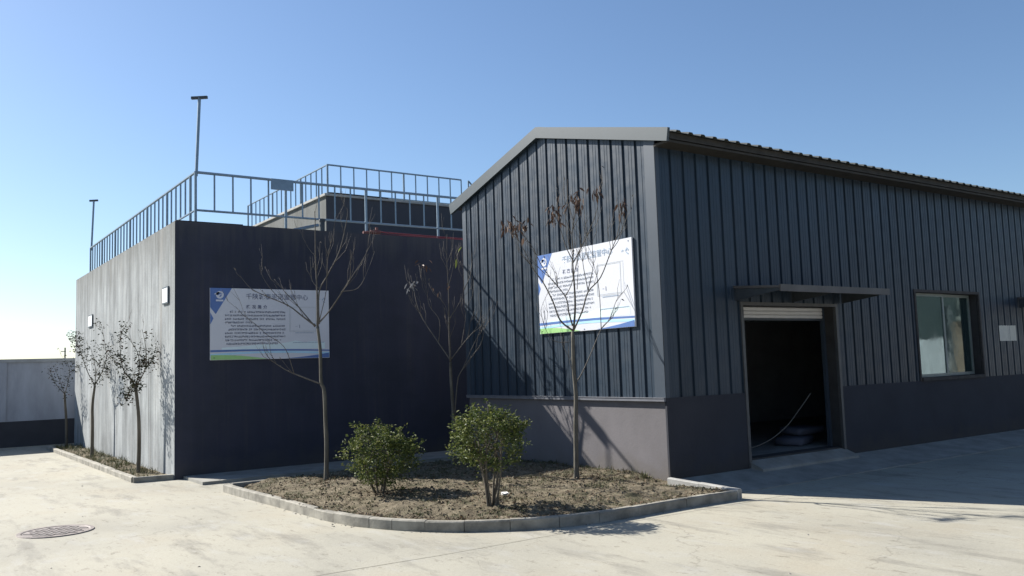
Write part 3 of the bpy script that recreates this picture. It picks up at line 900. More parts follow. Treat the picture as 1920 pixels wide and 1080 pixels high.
# unseen building made up for the window and sheet steel to mirror; blocks low sky
ob = thing('unseen_yard_building', 'unseen long building with white lower wall and dark upper cladding, added across the yard for reflections', 'building', (25, -30, PV))
box_obj('wall', (-25, -38, PV - .2), (80, -26, 2.65), M['bwall'], ob)
box_obj('upper_cladding', (-25.05, -38.05, 2.65), (80.05, -25.95, 8.2), M['upper'], ob)
q = MB(); q.prism([(-25.2, 8.2), (-38.8, 8.2), (-32, 10.2)], 0, -25.6, 80.6); q.obj('roof', M['roof'], ob)
box_obj('sliding_door', (57.2, -25.98, PV), (61.5, -25.9, 3.9), M['door_brown'], ob)  # door, post and tank added to break up the window's reflection
q = MB(); q.tube([(56.6, -25.6, PV), (56.6, -25.6, 5.2)], .28, 8); q.obj('dark_post', M['dark_steel'], ob)
q = MB(); q.tube([(58.8, -25.2, 4.3), (58.8, -25.2, 5.9)], .55, 12); q.box((58.2, -25.9, 4.0), (59.4, -24.6, 4.28)); q.obj('water_tank', M['film_rib'], ob)
for x in (-15, -3, 9, 21, 33, 43, 69):
    w = box_obj('window', (x, -25.99, .7), (x + 2.2, -25.93, 2.1), M['glass'], ob)
    PINV[w.name] = Matrix()
    q = MB(); q.box((x - .06, -25.995, .64), (x + 2.26, -25.9, .70)); q.box((x - .06, -25.995, 2.1), (x + 2.26, -25.9, 2.16)); q.obj('window_frame', M['alu'], w)

def greenhouse(x, y, w, l, h, label, rot=0):
    g = thing('greenhouse', label, 'greenhouse', (x, y, PV), 'plastic greenhouses beyond the wall')
    N = 10
    q = MB(); arc = [(x + w / 2 * math.cos(math.pi * k / N), PV + h * math.sin(math.pi * k / N)) for k in range(N + 1)]
    q.prism(arc, 1, y, y + l); q.obj('film_cover', M['film'], g)
    for j in range(5):
        q = MB(); q.tube([(x + (w / 2 + .03) * math.cos(math.pi * k / N), y + l * j / 4 + (-.05 if j == 0 else 0), PV + (h + .03) * math.sin(math.pi * k / N)) for k in range(N + 1)], .09, 5)
        q.obj('hoop', M['film_rib'], g)
    box_obj('door', (x - .9, y - .04, PV), (x + .9, y - .005, PV + 2.1), M['film_rib'], g)
greenhouse(-13.5, 74, 9, 30, 5.0, 'low white plastic greenhouse seen over the boundary wall next to the frame edge')
greenhouse(-6.5, 82, 9, 30, 5.3, 'white plastic greenhouse over the boundary wall, near the pole')
greenhouse(-20.5, 80, 9, 30, 5.4, 'white plastic greenhouse over the boundary wall, just out past the others')
up = thing('utility_pole', 'thin utility pole rising beyond the boundary wall beside the wall tree', 'pole', (-3.33, 30, PV))
q = MB(); q.tube([(-3.33, 30, PV), (-3.33, 30, 2.93)], .028, 6); q.obj('pole', M['dark_steel'], up)
q = MB(); q.tube([(-3.48, 30, 2.78), (-3.30, 30, 2.78)], .02, 4); q.obj('crossarm', M['dark_steel'], up)
T1 = ((-3.37, 3.93, 0.0), [
(0.036,0.022,[(0.0,0.0),(0.01,0.49),(-0.0,0.86),(-0.01,1.32),(-0.05,1.47),(-0.07,1.93),(-0.1,2.31)]),
(0.018,0.004,[(-0.1,2.31),(-0.1,2.92),(-0.11,3.39),(-0.12,3.97),(-0.13,4.13)]),
(0.016,0.004,[(-0.08,2.35),(-0.06,2.84),(0.06,3.11),(0.27,3.49),(0.38,3.99),(0.39,4.14)]),
(0.014,0.003,[(-0.07,2.38),(0.13,2.6),(0.41,3.02),(0.6,3.32),(0.76,3.63)]),
(0.007,0.002,[(0.11,2.59),(0.29,2.83),(0.48,3.13),(0.51,3.37)]),
(0.006,0.002,[(0.41,3.02),(0.43,3.29),(0.45,3.48)]),
(0.017,0.003,[(-0.13,2.32),(-0.3,2.46),(-0.53,2.64),(-0.79,2.77),(-1.06,2.91),(-1.21,3.11)]),
(0.007,0.002,[(-0.53,2.63),(-0.79,2.9),(-0.92,3.14),(-0.96,3.3)]),
(0.014,0.003,[(-0.14,2.31),(-0.32,2.52),(-0.49,2.72),(-0.69,2.91),(-0.84,3.1)]),
(0.008,0.002,[(-0.08,2.91),(-0.18,3.04),(-0.21,3.25),(-0.23,3.42)]),
(0.007,0.002,[(0.06,3.11),(0.1,3.41),(0.19,3.74),(0.25,4.03)]),
(0.007,0.002,[(-0.07,2.41),(0.05,2.86),(0.08,3.24),(0.08,3.49)]),
(0.014,0.003,[(-0.05,1.42),(-0.35,1.55),(-0.61,1.67),(-0.84,1.87),(-0.93,2.11)]),
(0.006,0.002,[(-0.46,1.6),(-0.56,2.0),(-0.8,2.2),(-0.94,2.36),(-1.12,2.51),(-1.2,2.63)]),
(0.005,0.002,[(-0.73,1.77),(-0.8,1.92),(-0.83,2.15)]),
(0.006,0.002,[(0.28,2.84),(0.54,2.89),(0.7,3.18),(0.79,3.47)]),
(0.005,0.002,[(-0.11,3.39),(-0.25,3.58),(-0.37,3.84)]),
(0.004,0.002,[(-0.3,2.46),(-0.39,2.67),(-0.42,2.88)]),
])
T2 = ((-0.97, 4.1, 0.0), [
(0.034,0.022,[(-0.04,-0.04),(-0.01,0.75),(-0.02,1.38),(-0.03,1.71)]),
(0.02,0.013,[(-0.03,1.71),(-0.03,2.23),(-0.03,2.49)]),
(0.012,0.003,[(-0.03,2.49),(-0.03,2.99),(-0.03,3.42),(-0.03,3.92)]),
(0.016,0.003,[(0.01,0.74),(0.07,1.33),(0.13,1.5),(0.31,1.75),(0.49,2.0),(0.59,2.32)]),
(0.014,0.003,[(-0.02,1.73),(-0.24,2.06),(-0.52,2.5),(-0.64,2.8),(-0.68,3.02),(-0.7,3.17)]),
(0.008,0.002,[(-0.24,2.06),(-0.21,2.44),(-0.39,2.71),(-0.44,3.0),(-0.49,3.37)]),
(0.011,0.003,[(-0.02,1.75),(0.23,2.04),(0.45,2.3),(0.55,2.64)]),
(0.009,0.002,[(-0.02,2.46),(0.12,2.65),(0.24,2.95),(0.21,3.64)]),
(0.007,0.002,[(-0.02,2.43),(-0.12,2.71),(-0.3,2.95)]),
(0.007,0.002,[(0.17,1.98),(0.24,2.42),(0.27,2.79)]),
(0.006,0.002,[(0.24,2.95),(0.34,3.25),(0.38,3.62)]),
(0.006,0.002,[(-0.03,2.99),(0.06,3.26),(0.13,3.63)]),
(0.007,0.002,[(0.13,1.5),(0.4,2.05),(0.54,2.32),(0.71,2.78)]),
(0.005,0.002,[(-0.52,2.5),(-0.6,2.63),(-0.76,2.94)]),
])
T3 = ((-0.98, 0.84, 0.03), [
(0.038,0.024,[(0.0,0.0),(0.02,0.7),(0.03,1.14),(0.02,1.52),(0.03,2.03)]),
(0.018,0.005,[(0.04,2.04),(0.06,2.35),(0.06,2.65),(0.05,2.95),(0.04,3.13),(0.04,3.34),(0.08,3.57),(0.1,3.76)]),
(0.009,0.003,[(0.05,2.99),(-0.05,3.21),(-0.11,3.5),(-0.16,3.64),(-0.18,3.77)]),
(0.009,0.003,[(0.05,2.97),(0.12,3.11),(0.19,3.2),(0.3,3.42),(0.37,3.62),(0.39,3.79),(0.36,3.95)]),
(0.015,0.003,[(0.04,2.04),(-0.13,2.19),(-0.24,2.45),(-0.36,2.72),(-0.49,2.9),(-0.6,3.13),(-0.71,3.33),(-0.8,3.48)]),
(0.013,0.003,[(0.03,2.11),(-0.01,2.31),(-0.07,2.52),(-0.28,2.8),(-0.39,2.98),(-0.52,3.24),(-0.67,3.44)]),
(0.008,0.002,[(-0.07,2.52),(0.03,2.7),(0.12,3.05),(0.21,3.25),(0.27,3.49)]),
(0.014,0.003,[(0.05,2.06),(0.17,2.32),(0.26,2.58),(0.44,2.77),(0.59,3.13),(0.69,3.35),(0.76,3.69),(0.77,3.82)]),
(0.009,0.002,[(0.26,2.6),(0.32,2.78),(0.35,2.97),(0.36,3.24),(0.38,3.51)]),
(0.008,0.002,[(0.26,2.6),(0.21,2.94),(0.21,3.25),(0.18,3.57)]),
(0.007,0.002,[(0.59,3.13),(0.72,3.29),(0.78,3.51),(0.8,3.7)]),
(0.011,0.002,[(0.03,1.30),(0.11,1.40),(0.28,1.7),(0.46,2.06),(0.59,2.21),(0.73,2.52),(0.94,2.7),(1.05,2.94)]),
(0.007,0.002,[(0.46,2.07),(0.44,2.62),(0.36,2.97),(0.3,3.08)]),
(0.006,0.002,[(0.03,1.44),(-0.02,1.59),(-0.01,1.89),(0.03,2.03)]),
(0.006,0.002,[(-0.01,1.89),(-0.19,1.9),(-0.32,2.01),(-0.41,2.35),(-0.28,2.65),(-0.23,2.96)]),
(0.006,0.002,[(-0.28,2.8),(-0.45,2.97),(-0.48,3.2)]),
(0.006,0.002,[(0.1,2.61),(0.11,2.91),(0.09,3.18)]),
(0.006,0.002,[(0.04,3.34),(-0.03,3.5),(-0.05,3.69),(-0.01,3.84)]),
])
W1 = ((-5.09, 8.55, -0.14), [
(0.04,0.026,[(0.0,-0.01),(0.03,0.46),(0.01,1.05),(-0.03,1.49),(-0.06,1.62)]),
(0.015,0.004,[(-0.06,1.62),(-0.19,1.79),(-0.29,1.97),(-0.31,2.44),(-0.23,2.7)]),
(0.014,0.003,[(-0.05,1.62),(0.03,1.89),(0.03,2.23),(-0.14,2.54)]),
(0.012,0.003,[(-0.03,1.62),(0.19,1.93),(0.22,2.33),(0.2,2.64)]),
(0.011,0.003,[(-0.05,1.62),(-0.21,1.5),(-0.26,1.35)]),
(0.008,0.002,[(0.03,1.94),(0.31,2.12),(0.38,2.32)]),
(0.007,0.002,[(-0.27,1.94),(-0.44,2.13),(-0.54,2.3)]),
])
W2 = ((-5.11, 13.1, -0.14), [
(0.04,0.026,[(-0.0,0.03),(0.01,0.68),(0.01,1.17),(0.05,1.62)]),
(0.013,0.003,[(0.05,1.62),(-0.07,1.96),(-0.13,2.51),(-0.24,2.76)]),
(0.013,0.003,[(0.05,1.62),(0.22,2.01),(0.24,2.37),(0.04,3.04)]),
(0.011,0.003,[(0.05,1.62),(0.12,2.01),(0.07,2.5)]),
(0.008,0.002,[(0.22,2.01),(0.35,1.88),(0.39,1.73)]),
(0.007,0.002,[(-0.1,2.26),(-0.3,2.51),(-0.4,2.79)]),
])
W3 = ((-5.05, 17.2, -0.14), [
(0.04,0.026,[(0.0,0.08),(-0.02,0.67),(-0.05,1.09),(-0.07,1.4)]),
(0.012,0.003,[(-0.07,1.4),(-0.26,1.64),(-0.35,1.88),(-0.45,2.1)]),
(0.012,0.003,[(-0.06,1.4),(0.02,1.73),(0.01,2.08),(-0.1,2.3)]),
(0.01,0.003,[(-0.06,1.4),(-0.13,1.73),(-0.21,2.09)]),
(0.008,0.002,[(0.01,1.94),(0.16,2.08),(0.29,2.07)]),
])
# ------------------------------------------------------------------ information boards
def make_board(label, O, ex, n, group):
    """O: bottom-left corner on the board's front, ex: reading direction, n: outward"""
    O, ex, n, ez = Vector(O), Vector(ex), Vector(n), Vector((0, 0, 1))
    W, H = 2.285, 1.31
    b = thing('information_board', label, 'information board', tuple(O + ex * W / 2), group)
    def P(x, y, d): return tuple(O + ex * (x * W) + ez * (y * H) + n * d)
    q = MB()
    a = [P(0, 0, 0), P(1, 0, 0), P(1, 1, 0), P(0, 1, 0)]; c = [P(0, 0, -.028), P(1, 0, -.028), P(1, 1, -.028), P(0, 1, -.028)]
    q.face(a); q.face(c[::-1])
    for i in range(4):
        j = (i + 1) % 4; q.face([a[i], c[i], c[j], a[j]])
    q.obj('board_panel', M['white'], b)
    def flat(name, polys, mat, layer):
        q = MB()
        for p in polys: q.face([P(x, y, .0012 * layer) for x, y in p])
        return q.obj(name, mat, b)
    def rect(x0, y0, x1, y1): return [(x0, y0), (x1, y0), (x1, y1), (x0, y1)]
    def circ(cx, cy, r, a0=0, a1=2 * math.pi, k=20): return [(cx + r * math.cos(a0 + (a1 - a0) * i / k), cy + r * W / H * math.sin(a0 + (a1 - a0) * i / k)) for i in range(k)]
    flat('corner_band', [[(.0, .73), (.043, .635), (.172, 1), (0, 1)], [(0, .49), (.026, .575), (0, .66)]], M['b_blue'], 1)
    # round emblem: wing shaped disc with inner strokes and a caption bar
    flat('emblem', [circ(.076, .905, .031), [(.03, .915), (.06, .945), (.085, .935), (.06, .90)], rect(.045, .815, .103, .838)], M['white'], 2)
    flat('emblem_detail', [[(.058, .905), (.074, .93), (.096, .92), (.088, .91), (.075, .915), (.066, .90)], [(.07, .885), (.084, .905), (.092, .90), (.08, .875)]], M['b_blue'], 3)
    flat('skyline_tint', [[(.09, .14), (.96, .14), (.96, .235), (.86, .25), (.78, .235), (.70, .26), (.63, .235), (.55, .215), (.40, .21), (.25, .185), (.09, .17)]], M['b_pale'], 1)
    # waves along the foot
    def wave(f0, f1, k=24):
        return [[(i / k, f0(i / k)), ((i + 1) / k, f0((i + 1) / k)), ((i + 1) / k, f1((i + 1) / k)), (i / k, f1(i / k))] for i in range(k)]
    s = lambda x: math.sin(math.pi * x)
    flat('wave_band', wave(lambda x: .108 + .012 * s(x) - .008 * x, lambda x: .138 + .012 * s(x) - .018 * x), M['b_blue'], 2)
    flat('wave_band', wave(lambda x: .055 + .03 * s(x), lambda x: .085 + .028 * s(x)), M['b_sky'], 2)
    flat('wave_band', [[(.62, .004), (.996, .004), (.996, .075), (.86, .042), (.74, .02)]], M['b_blue'], 3)
    flat('wave_band', [[(.004, .004), (.46, .004), (.36, .03), (.24, .055), (.12, .068), (.004, .07)]], M['b_green'], 3)
    # picture frame with its double hairline
    def outline(x0, y0, x1, y1, t): return [rect(x0, y0, x1, y0 + t), rect(x0, y1 - t, x1, y1), rect(x0, y0 + t, x0 + t * .6, y1 - t), rect(x1 - t * .6, y0 + t, x1, y1 - t)]
    flat('picture_frame', outline(.648, .385, .885, .745, .007) + outline(.656, .40, .912, .755, .004), M['b_frame'], 2)
    flat('picture_mark', [rect(.735, .44, .739, .49), rect(.70, .465, .72, .468)], M['b_ink'], 3)
    # chevron ornament in the upper right corner
    flat('ornament', [[(.935, .86), (.955, .895), (.972, .865), (.966, .855), (.954, .875), (.943, .85)], [(.945, .835), (.962, .815), (.968, .825), (.951, .845)],
                      [(.90, .855), (.912, .88), (.922, .865), (.917, .857), (.911, .866), (.905, .85)]], M['b_soft'], 3)
    flat('fixing_screw', [circ(.03, .03, .005, k=8), circ(.97, .965, .005, k=8), circ(.5, .018, .005, k=8), circ(.42, .975, .005, k=8)], M['b_ink'], 3)
    # lettering
    def text(name, s, x, y, size, mat, space=1.0, d=.004, bold=.0):
        cu = bpy.data.curves.new(name, 'FONT'); cu.body = s; cu.size = size; cu.space_character = space; cu.offset = bold; cu.resolution_u = 2
        tmp = bpy.data.objects.new(name, cu); COL.objects.link(tmp)
        dg = bpy.context.evaluated_depsgraph_get(); dg.update()
        me = bpy.data.meshes.new_from_object(tmp.evaluated_get(dg))
        bpy.data.objects.remove(tmp); bpy.data.curves.remove(cu)
        xs = [v.co.x for v in me.vertices]
        for v in me.vertices:
            v.co = Vector(P(x, y, d)) + ex * v.co.x + ez * v.co.y
        me.materials.clear(); me.materials.append(mat); me.name = name
        return link(name, me, b)
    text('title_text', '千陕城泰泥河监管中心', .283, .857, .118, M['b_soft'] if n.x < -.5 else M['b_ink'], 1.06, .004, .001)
    text('heading_text', '概 况 简 介', .288, .722, .072, M['b_ink'], 1.2, .004, .0022)
    rows = [(.115 + .04, .605), (.115, .605), (.115, .605), (.115, .33), (.15, .605), (.13, .605), (.115, .60), (.115, .605), (.115, .575), (.125, .54)]
    rt = random.Random(8)
    q = MB()
    for k, (x0, x1) in enumerate(rows):
        yc = .668 - .0497 * k; x = x0; cw = .0128
        while x < x1:
            if rt.random() < .07: x += cw; continue
            for st in range(rt.randint(4, 5)):
                if rt.random() < .6:
                    yy = yc + rt.uniform(-.012, .012); q.face([P(x, yy, .0036), P(x + cw * .85, yy, .0036), P(x + cw * .85, yy + .0042, .0036), P(x, yy + .0042, .0036)])
                else:
                    xx = x + rt.uniform(.001, cw * .75); q.face([P(xx, yc - .013, .0036), P(xx + .0017, yc - .013, .0036), P(xx + .0017, yc + .014, .0036), P(xx, yc + .014, .0036)])
            x += cw
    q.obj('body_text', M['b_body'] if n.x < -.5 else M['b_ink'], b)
    for (x0, x1, yc) in ((.70, .86, .365), (.68, .95, .225)):
        x = x0; q = MB()
        while x < x1:
            q.face([P(x, yc, .0036), P(x + .009, yc, .0036), P(x + .009, yc + .012, .0036), P(x, yc + .012, .0036)]); x += .0125
        q.obj('caption_text', M['b_soft'], b)
make_board('wide white information board with blue corner mounted on the dark wall in shade', (-4.166, VL - .031, 1.885), (1, 0, 0), (0, -1, 0), 'information boards on the walls')
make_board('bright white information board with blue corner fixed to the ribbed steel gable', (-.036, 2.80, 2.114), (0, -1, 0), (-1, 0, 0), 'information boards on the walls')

# plaques on the pale side wall, paper on the long wall
for (y0, y1, lb) in ((7.60, 8.02, 'small white plaque in grey frame high on side wall, closer to the dark corner'), (15.15, 15.72, 'small white plaque in grey frame high on side wall, at its far end')):
    p = thing('wall_plaque', lb, 'plaque', (UL, (y0 + y1) / 2, 3.1), 'white plaques on the grey side wall')
    q = MB(); q.box((UL - .026, y0, 2.94), (UL - .001, y1, 3.25)); q.obj('frame', M['trim'], p)
    q = MB(); q.box((UL - .031, y0 + .03, 2.965), (UL - .027, y1 - .03, 3.225)); q.obj('face', M['plaque'], p)
q = MB()
nx = 6
for i in range(nx):
    xa, xb = 9.56 + .69 * i / nx, 9.56 + .69 * (i + 1) / nx
    ya, yb = -.008 - .006 * math.sin(i * 1.3), -.008 - .006 * math.sin((i + 1) * 1.3)
    q.face([(xa, ya, 1.79), (xb, yb, 1.785), (xb, yb, 2.105), (xa, ya, 2.10)]); q.face([(xa, ya + .004, 1.79), (xa, ya + .004, 2.10), (xb, yb + .004, 2.105), (xb, yb + .004, 1.785)])
tag(q.obj('paper_notice', M['paper']), 'square off white paper notice stuck on the long wall past the window', 'notice')

# ------------------------------------------------------------------ inside the doorway
def sack(x, y, z, lx, ly, lz, rot, label):
    q = MB(); nu, nv = 14, 8
    for j in range(nv + 1):
        ph = -math.pi / 2 + math.pi * j / nv
        for i in range(nu):
            th = 2 * math.pi * i / nu
            def se(c, e): return math.copysign(abs(c) ** e, c)
            px = lx / 2 * se(math.cos(ph), .3) * se(math.cos(th), .35); py = ly / 2 * se(math.cos(ph), .3) * se(math.sin(th), .35); pz = lz / 2 * se(math.sin(ph), .55)
            w = noise.noise(Vector((px * 5 + x * 9, py * 5, pz * 7))) * .05
            cx = px * math.cos(rot) - py * math.sin(rot); cy = px * math.sin(rot) + py * math.cos(rot)
            q.v.append((x + cx + w, y + cy + w, z + lz / 2 + pz + w * .5))
    for j in range(nv):
        for i in range(nu):
            i2 = (i + 1) % nu
            q.f.append((j * nu + i, j * nu + i2, (j + 1) * nu + i2, (j + 1) * nu + i)); q.m.append(0)
    tag(q.obj('sack', M['sack'], None, True), label, 'sack', 'sacks piled inside the doorway')
sack(3.98, .92, .10, .85, .5, .15, .35, 'pale woven sack lying on the floor under another inside the doorway')
sack(4.30, .98, .24, .75, .5, .15, -.1, 'pale woven sack lying on top of another inside the doorway')
q = MB(); q.tube(smooth_pts([(3.82, .42, .98), (3.6, .5, .72), (3.3, .55, .46), (2.9, .6, .26), (2.4, .62, .16), (1.9, .7, .12), (1.4, .8, .11)], 6), .009, 6)
tag(q.obj('hanging_hose', M['hose'], None, True), 'thin pale hose sagging across the dark open doorway', 'hose')

# ------------------------------------------------------------------ manhole cover, litter
mh = thing('manhole_cover', 'round worn iron manhole cover set in the concrete yard', 'manhole cover', (-7.16, 3.0, PV))
q = MB(); cx, cy = -7.16, 3.02
def disc(q, r0, r1, z0, z1, k=40):
    for i in range(k):
        a, b2 = 2 * math.pi * i / k, 2 * math.pi * (i + 1) / k
        q.face([(cx + r0 * math.cos(a), cy + r0 * math.sin(a), z0), (cx + r1 * math.cos(a), cy + r1 * math.sin(a), z1), (cx + r1 * math.cos(b2), cy + r1 * math.sin(b2), z1), (cx + r0 * math.cos(b2), cy + r0 * math.sin(b2), z0)])
disc(q, .37, .41, PV + .012, PV + .012); disc(q, .41, .425, PV + .012, PV - .01); disc(q, .355, .37, PV + .004, PV + .012)
q.obj('rim', M['iron'], mh)
q = MB(); disc(q, 0.0001, .355, PV + .006, PV + .006); q.obj('cover_plate', M['iron'], mh)
tread = MB(); tread.box((-.045, -.011, 0), (.045, .011, .007)); tm = tread.mesh('tread_bar', M['iron_rib'])
for i in range(-4, 5):
    for j in range(-5, 6):
        x, y = i * .075, j * .062
        if math.hypot(x, y) > .30: continue
        o = link('tread_bar', tm, mh); o.location = (cx + x, cy + y, PV + .006); o.rotation_euler.z = .78 if (i + j) % 2 else -.78
q = MB()
for i in range(5):
    a = R.uniform(0, 6.28); q.face([(-2.62 + .06 * math.cos(a + k * 1.57 + R.uniform(-.3, .3)), .22 + .06 * math.sin(a + k * 1.57 + R.uniform(-.3, .3)), soil_z(-2.62, .22) + .02 + R.uniform(0, .03)) for k in range(4)])
tag(q.obj('litter', M['litter']), 'crumpled scrap of white paper lying on the soil between bush and tree', 'litter')

# ------------------------------------------------------------------ trees
HR = Vector((.81562, -.57859, 0)); HF = Vector((.57859, .81562, 0))
def grow(rt, base, spec, name, label, group, bark, twigs=2, zdrop=.12, wob=.012):
    """trunk and each limb a mesh of its own; limbs swing towards and away as well as sideways"""
    B = Vector(base)
    t = thing(name, label, 'tree', base, group)
    paths = []
    for k, (r0, r1, pts) in enumerate(spec):
        P = []
        off0 = 0.0
        if k:      # start on the nearest point already built
            s = Vector((pts[0][0], 0, pts[0][1])); best = 9
            for pp in paths:
                for (a, d, z) in pp:
                    e = abs(a - s.x) + abs(z - s.z)
                    if e < best: best = e; off0 = d
        swing = rt.uniform(-.42, .42) if k else 0
        L = sum(math.dist(a, b) for a, b in zip(pts, pts[1:])); run = 0
        for i, (a, z) in enumerate(pts):
            if i: run += math.dist(pts[i - 1], pts[i])
            w = wob if 0 < i < len(pts) - 1 else 0
            P.append((a + rt.uniform(-w, w), off0 + swing * run, z))
        if k == 0: P[0] = (P[0][0], P[0][1], P[0][2] - zdrop)
        fine = smooth_pts(P, 4)
        paths.append([tuple(p) for p in fine])
        W = [B + HR * p.x + HF * p.y + Vector((0, 0, p.z)) for p in fine]
        n = len(W)
        rad = [r0 + (r1 - r0) * (i / (n - 1)) ** .8 for i in range(n)]
        q = MB()
        if k == 0:
            rad[0] *= 1.35; rad[1] *= 1.12
            for i in range(n): rad[i] *= 1 + .10 * noise.noise(Vector((i * .9, base[0], 0)))
        q.tube(W, rad, 8 if k == 0 else 5)
        # bud knots and short side shoots
        if k and twigs:
            for _ in range(twigs + int(L * 1.6)):
                i = rt.randint(max(1, n // 3), n - 2)
                p = W[i]; d = (W[min(i + 1, n - 1)] - W[i - 1]).normalized()
                side = (HR * rt.choice((-1, 1)) + HF * rt.uniform(-.8, .8)).normalized()
                l = rt.uniform(.15, .55) * min(1, L + .15)
                e = p + (d * .8 + side * .42 + Vector((0, 0, .15))).normalized() * l * .55
                e2 = e + (d + side * .12 + Vector((0, 0, .75))).normalized() * l * .55
                q.tube([p, e, e2], [min(rad[i] * .6, .0045), .003, .0014], 4)
                if l > .3: q.tube([e, e + (d - side * .3 + Vector((0, 0, .5))).normalized() * l * .4], [.0026, .0012], 4)
                if rt.random() < .12: leaf_quad(q, e2, .06, .02, rt.uniform(0, 6), rt.uniform(.6, 1.4), rt.uniform(-1, 1))
            for _ in range(3):
                i = rt.randint(1, n - 2); q.tube([W[i] - Vector((0, 0, .008)), W[i] + Vector((.004, 0, .004)), W[i] + Vector((0, 0, .014))], [rad[i] * .9, rad[i] * 1.5, rad[i] * .9], 5)
        q.obj('trunk' if k == 0 else 'branch', bark if k == 0 else (M['twig'] if bark is M['bark'] else bark), t, True)
    return t, paths

def leaf_cluster(q, B, at, n, spread, lsize, rt, droop=.9):
    n = int(n * .66)
    a, z = at[0], at[1]; d = at[2] if len(at) > 2 else 0
    C = Vector(B) + HR * a + HF * d + Vector((0, 0, z))
    for _ in range(n):
        o = Vector((rt.gauss(0, spread), rt.gauss(0, spread), rt.gauss(0, spread * .9)))
        leaf_quad(q, C + o, lsize * rt.uniform(.6, 1.25), lsize * rt.uniform(.16, .34), rt.uniform(0, 6.3), rt.uniform(droop - .6, droop + .6), rt.uniform(-1.2, 1.2), .35)

def tip_depth(paths, at):
    best = 9; d = 0
    for pp in paths:
        for (a, dd, z) in pp:
            e = math.hypot(a - at[0], z - at[1])
            if e < best: best = e; d = dd
    return d

rt = random.Random(21)
G = 'bare young trees in the planting bed'
t1, p1 = grow(rt, *T1, 'bare_tree', 'bare young tree standing in front of the board on the dark wall', G, M['bark'])
t2, p2 = grow(rt, *T2, twigs=4, name='bare_tree', label='bare young tree between the two bushes against the dark recess beside the gable', group=G, bark=M['bark'])
t3, p3 = grow(rt, *T3, 'bare_tree', 'bare young tree with clumps of dry brown leaves in front of the gable board', G, M['bark'], 3)
q = MB()
for (a, z), n, s in (((-.81, 3.54), 26, .055), ((-.66, 3.53), 26, .06), ((-.74, 3.50), 12, .05), ((-.18, 3.72), 26, .06), ((-.17, 3.60), 14, .05), ((.10, 3.88), 24, .065), ((.11, 3.76), 24, .06), ((.37, 3.90), 18, .05), ((.76, 3.76), 14, .04), ((.01, 3.76), 8, .05), ((.78, 3.68), 6, .03)):
    leaf_cluster(q, T3[0], (a, z, tip_depth(p3, (a, z))), n, s, .125, rt, 1.1)
q.obj('dry_leaves', M['dry_leaf'], t3)
q = MB()
leaf_cluster(q, T2[0], (-.48, 3.44, tip_depth(p2, (-.48, 3.4))), 16, .05, .12, rt, .9)
leaf_cluster(q, T2[0], (-.30, 2.95, tip_depth(p2, (-.3, 2.95))), 6, .04, .09, rt, .9)
leaf_cluster(q, T2[0], (-.03, 3.05, tip_depth(p2, (-.03, 3.05))), 5, .04, .08, rt, .9)
q.obj('dry_leaves', M['dry_leaf'], t2)
q = MB(); leaf_cluster(q, T2[0], (-.72, 3.14, tip_depth(p2, (-.7, 3.1))), 20, .065, .12, rt, .9); q.obj('pale_leaves', M['pale_leaf'], t2)
q = MB(); leaf_cluster(q, T2[0], (.12, 3.47, tip_depth(p2, (.12, 3.5))), 3, .02, .16, rt, .9); leaf_cluster(q, T2[0], (.22, 3.72, tip_depth(p2, (.2, 3.6))), 3, .03, .14, rt, .7); q.obj('green_leaves', M['green_leaf'], t2)
q = MB(); leaf_cluster(q, T1[0], (.1, 1.5, 0), 0, .05, .1, rt)

def wall_tree(data, label, nleaf, seed):
    rw = random.Random(seed)
    t, paths = grow(rw, *data, 'wall_tree', label, 'small dark leaved trees along the grey side wall', M['bark_dark'], 2, .1)
    q = MB(); B = Vector(data[0])
    for pp in paths[1:]:
        for (a, d, z) in pp:
            if rw.random() < .45: continue
            c = B + HR * a + HF * d * .6 + Vector((0, 0, z))
            for _ in range(int(nleaf)):
                o = Vector((rw.gauss(0, .06), rw.gauss(0, .06), rw.gauss(0, .07)))
                leaf_quad(q, c + o, rw.uniform(.04, .075), rw.uniform(.022, .04), rw.uniform(0, 6.3), rw.uniform(-.6, .9), rw.uniform(-1, 1))
    q.obj('foliage', M['wall_leaf'], t)
wall_tree(W1, 'small dark leaved tree by the grey side wall, the one closest to the dark corner', 21, 4)
wall_tree(W2, 'small dark leaved tree in the middle of the row along the grey side wall', 18, 9)
wall_tree(W3, 'small thin tree at the far end of the grey wall against the white boundary wall', 9, 14)

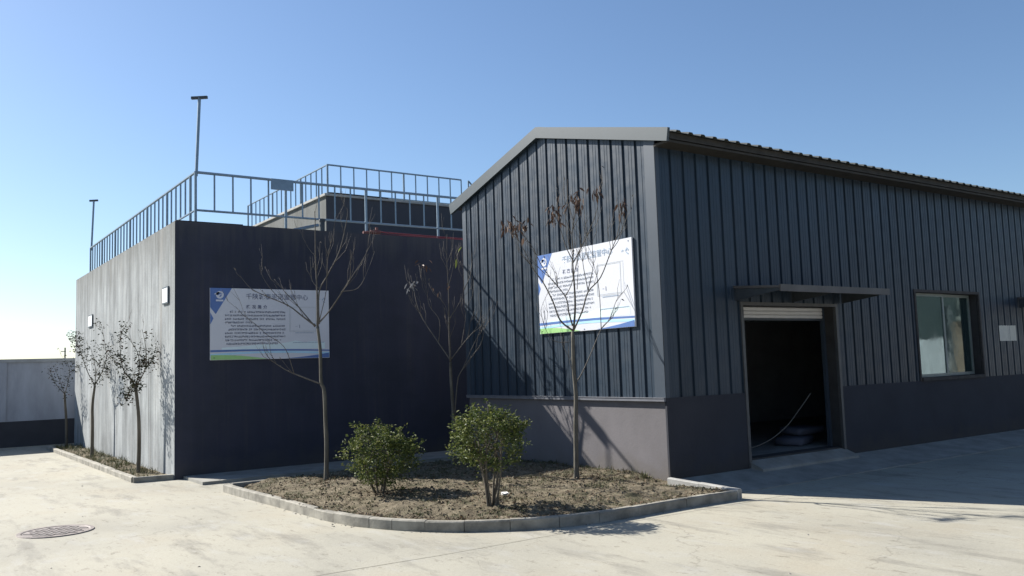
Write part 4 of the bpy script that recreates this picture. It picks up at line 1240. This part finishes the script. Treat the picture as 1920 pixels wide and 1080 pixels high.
# ------------------------------------------------------------------ bushes
def bush(base, rx, zc, rz, label, seed, nclump, nstem, shoots, per=30, low=.0):
    rb = random.Random(seed)
    B = Vector(base)
    t = thing('bush', label, 'bush', base, 'rounded evergreen bushes in the planting bed')
    C = B + Vector((0, 0, zc))
    def radius(dv):
        return 1 + .42 * noise.noise(dv * 2.2 + Vector((seed, 0, 0))) + .26 * noise.noise(dv * 4.6 + Vector((0, seed, 0)))
    tips = []
    for i in range(nclump):
        while True:
            d = Vector((rb.gauss(0, 1), rb.gauss(0, 1), rb.gauss(0, 1))).normalized()
            if d.z > -.75 or rb.random() < .3: break
        f = rb.uniform(.55, 1.0) ** .6 * radius(d)
        p = C + Vector((d.x * rx * f, d.y * rx * f, d.z * rz * f))
        tips.append((p, d, f))
    q = MB()
    def sprig(p, d, n, l, spread):
        ax = (d * .7 + Vector((rb.gauss(0, .25), rb.gauss(0, .25), .65))).normalized()
        for k in range(n):
            s = k / n
            o = p + ax * (l * (s - .45)) + Vector((rb.gauss(0, spread), rb.gauss(0, spread), rb.gauss(0, spread * .7)))
            yaw = rb.uniform(0, 6.3)
            leaf_quad(q, o, rb.uniform(.022, .060), rb.uniform(.012, .029), yaw, rb.uniform(-.95, .35), rb.uniform(-.8, .8), .3)
    for p, d, f in tips:
        sprig(p, d, int(per * rb.uniform(.6, 1.3)), rb.uniform(.10, .18), .034)
    for (a, z, h) in shoots:       # longer shoots standing out of the outline
        p = B + HR * a + HF * rb.uniform(-.12, .12) + Vector((0, 0, z))
        for k in range(4):
            sprig(p + Vector((rb.gauss(0, .008), rb.gauss(0, .008), h * k / 4)), Vector((0, 0, 1)), 8, h * .4, .014)
    tw = MB()
    for i in range(16):
        p, d, f = rb.choice(tips)
        e = p + (d + Vector((rb.gauss(0, .3), rb.gauss(0, .3), .5))).normalized() * rb.uniform(.08, .2)
        tw.tube([C.lerp(p, .5), p, e], [.005, .004, .0018], 4)
        if rb.random() < .6: sprig(e, d, 5, .06, .012)
    tag(tw.obj('twigs', M['twig'], t), kind='stuff')
    q.obj('foliage', M['leaf'], t)
    # stems from the ground fanning into the crown
    for i in range(nstem):
        az = 2 * math.pi * i / nstem + rb.uniform(-.4, .4); r = rb.uniform(.01, .09)
        b0 = B + Vector((r * math.cos(az), r * math.sin(az), -.08))
        top = C + Vector((math.cos(az) * rx * rb.uniform(.25, .6), math.sin(az) * rx * rb.uniform(.25, .6), rz * rb.uniform(.0, .5)))
        midp = b0.lerp(top, .45) + Vector((rb.gauss(0, .02), rb.gauss(0, .02), .03))
        s = MB(); W = smooth_pts([b0, midp, top], 5); n = len(W)
        s.tube(W, [.017 - .011 * k / (n - 1) for k in range(n)], 6)
        for k in range(4):
            e = rb.choice(tips)[0]; w = W[rb.randint(n // 2, n - 1)]
            s.tube([w, w.lerp(e, .5) + Vector((0, 0, .03)), e], [.006, .004, .002], 4)
        s.obj('stem', M['bark_dark'], t, True)
bush((-3.53, 1.80, .0), .45, .45, .40, 'dense dark green bush with shoots sticking up, closest to the tree by the shaded board', 7, 215, 6,
     [(-.02, .84, .12), (.10, .82, .06), (.26, .76, .07), (.42, .60, .08), (-.46, .45, .08), (-.2, .80, .05)], 26)
bush((-3.01, -.07, .0), .45, .72, .36, 'taller rounded green bush on visible bare stems near the front kerb', 12, 215, 8,
     [(.02, 1.05, .08), (.2, 1.02, .05), (.42, .88, .06), (-.44, .76, .08), (-.32, .93, .06)], 24)
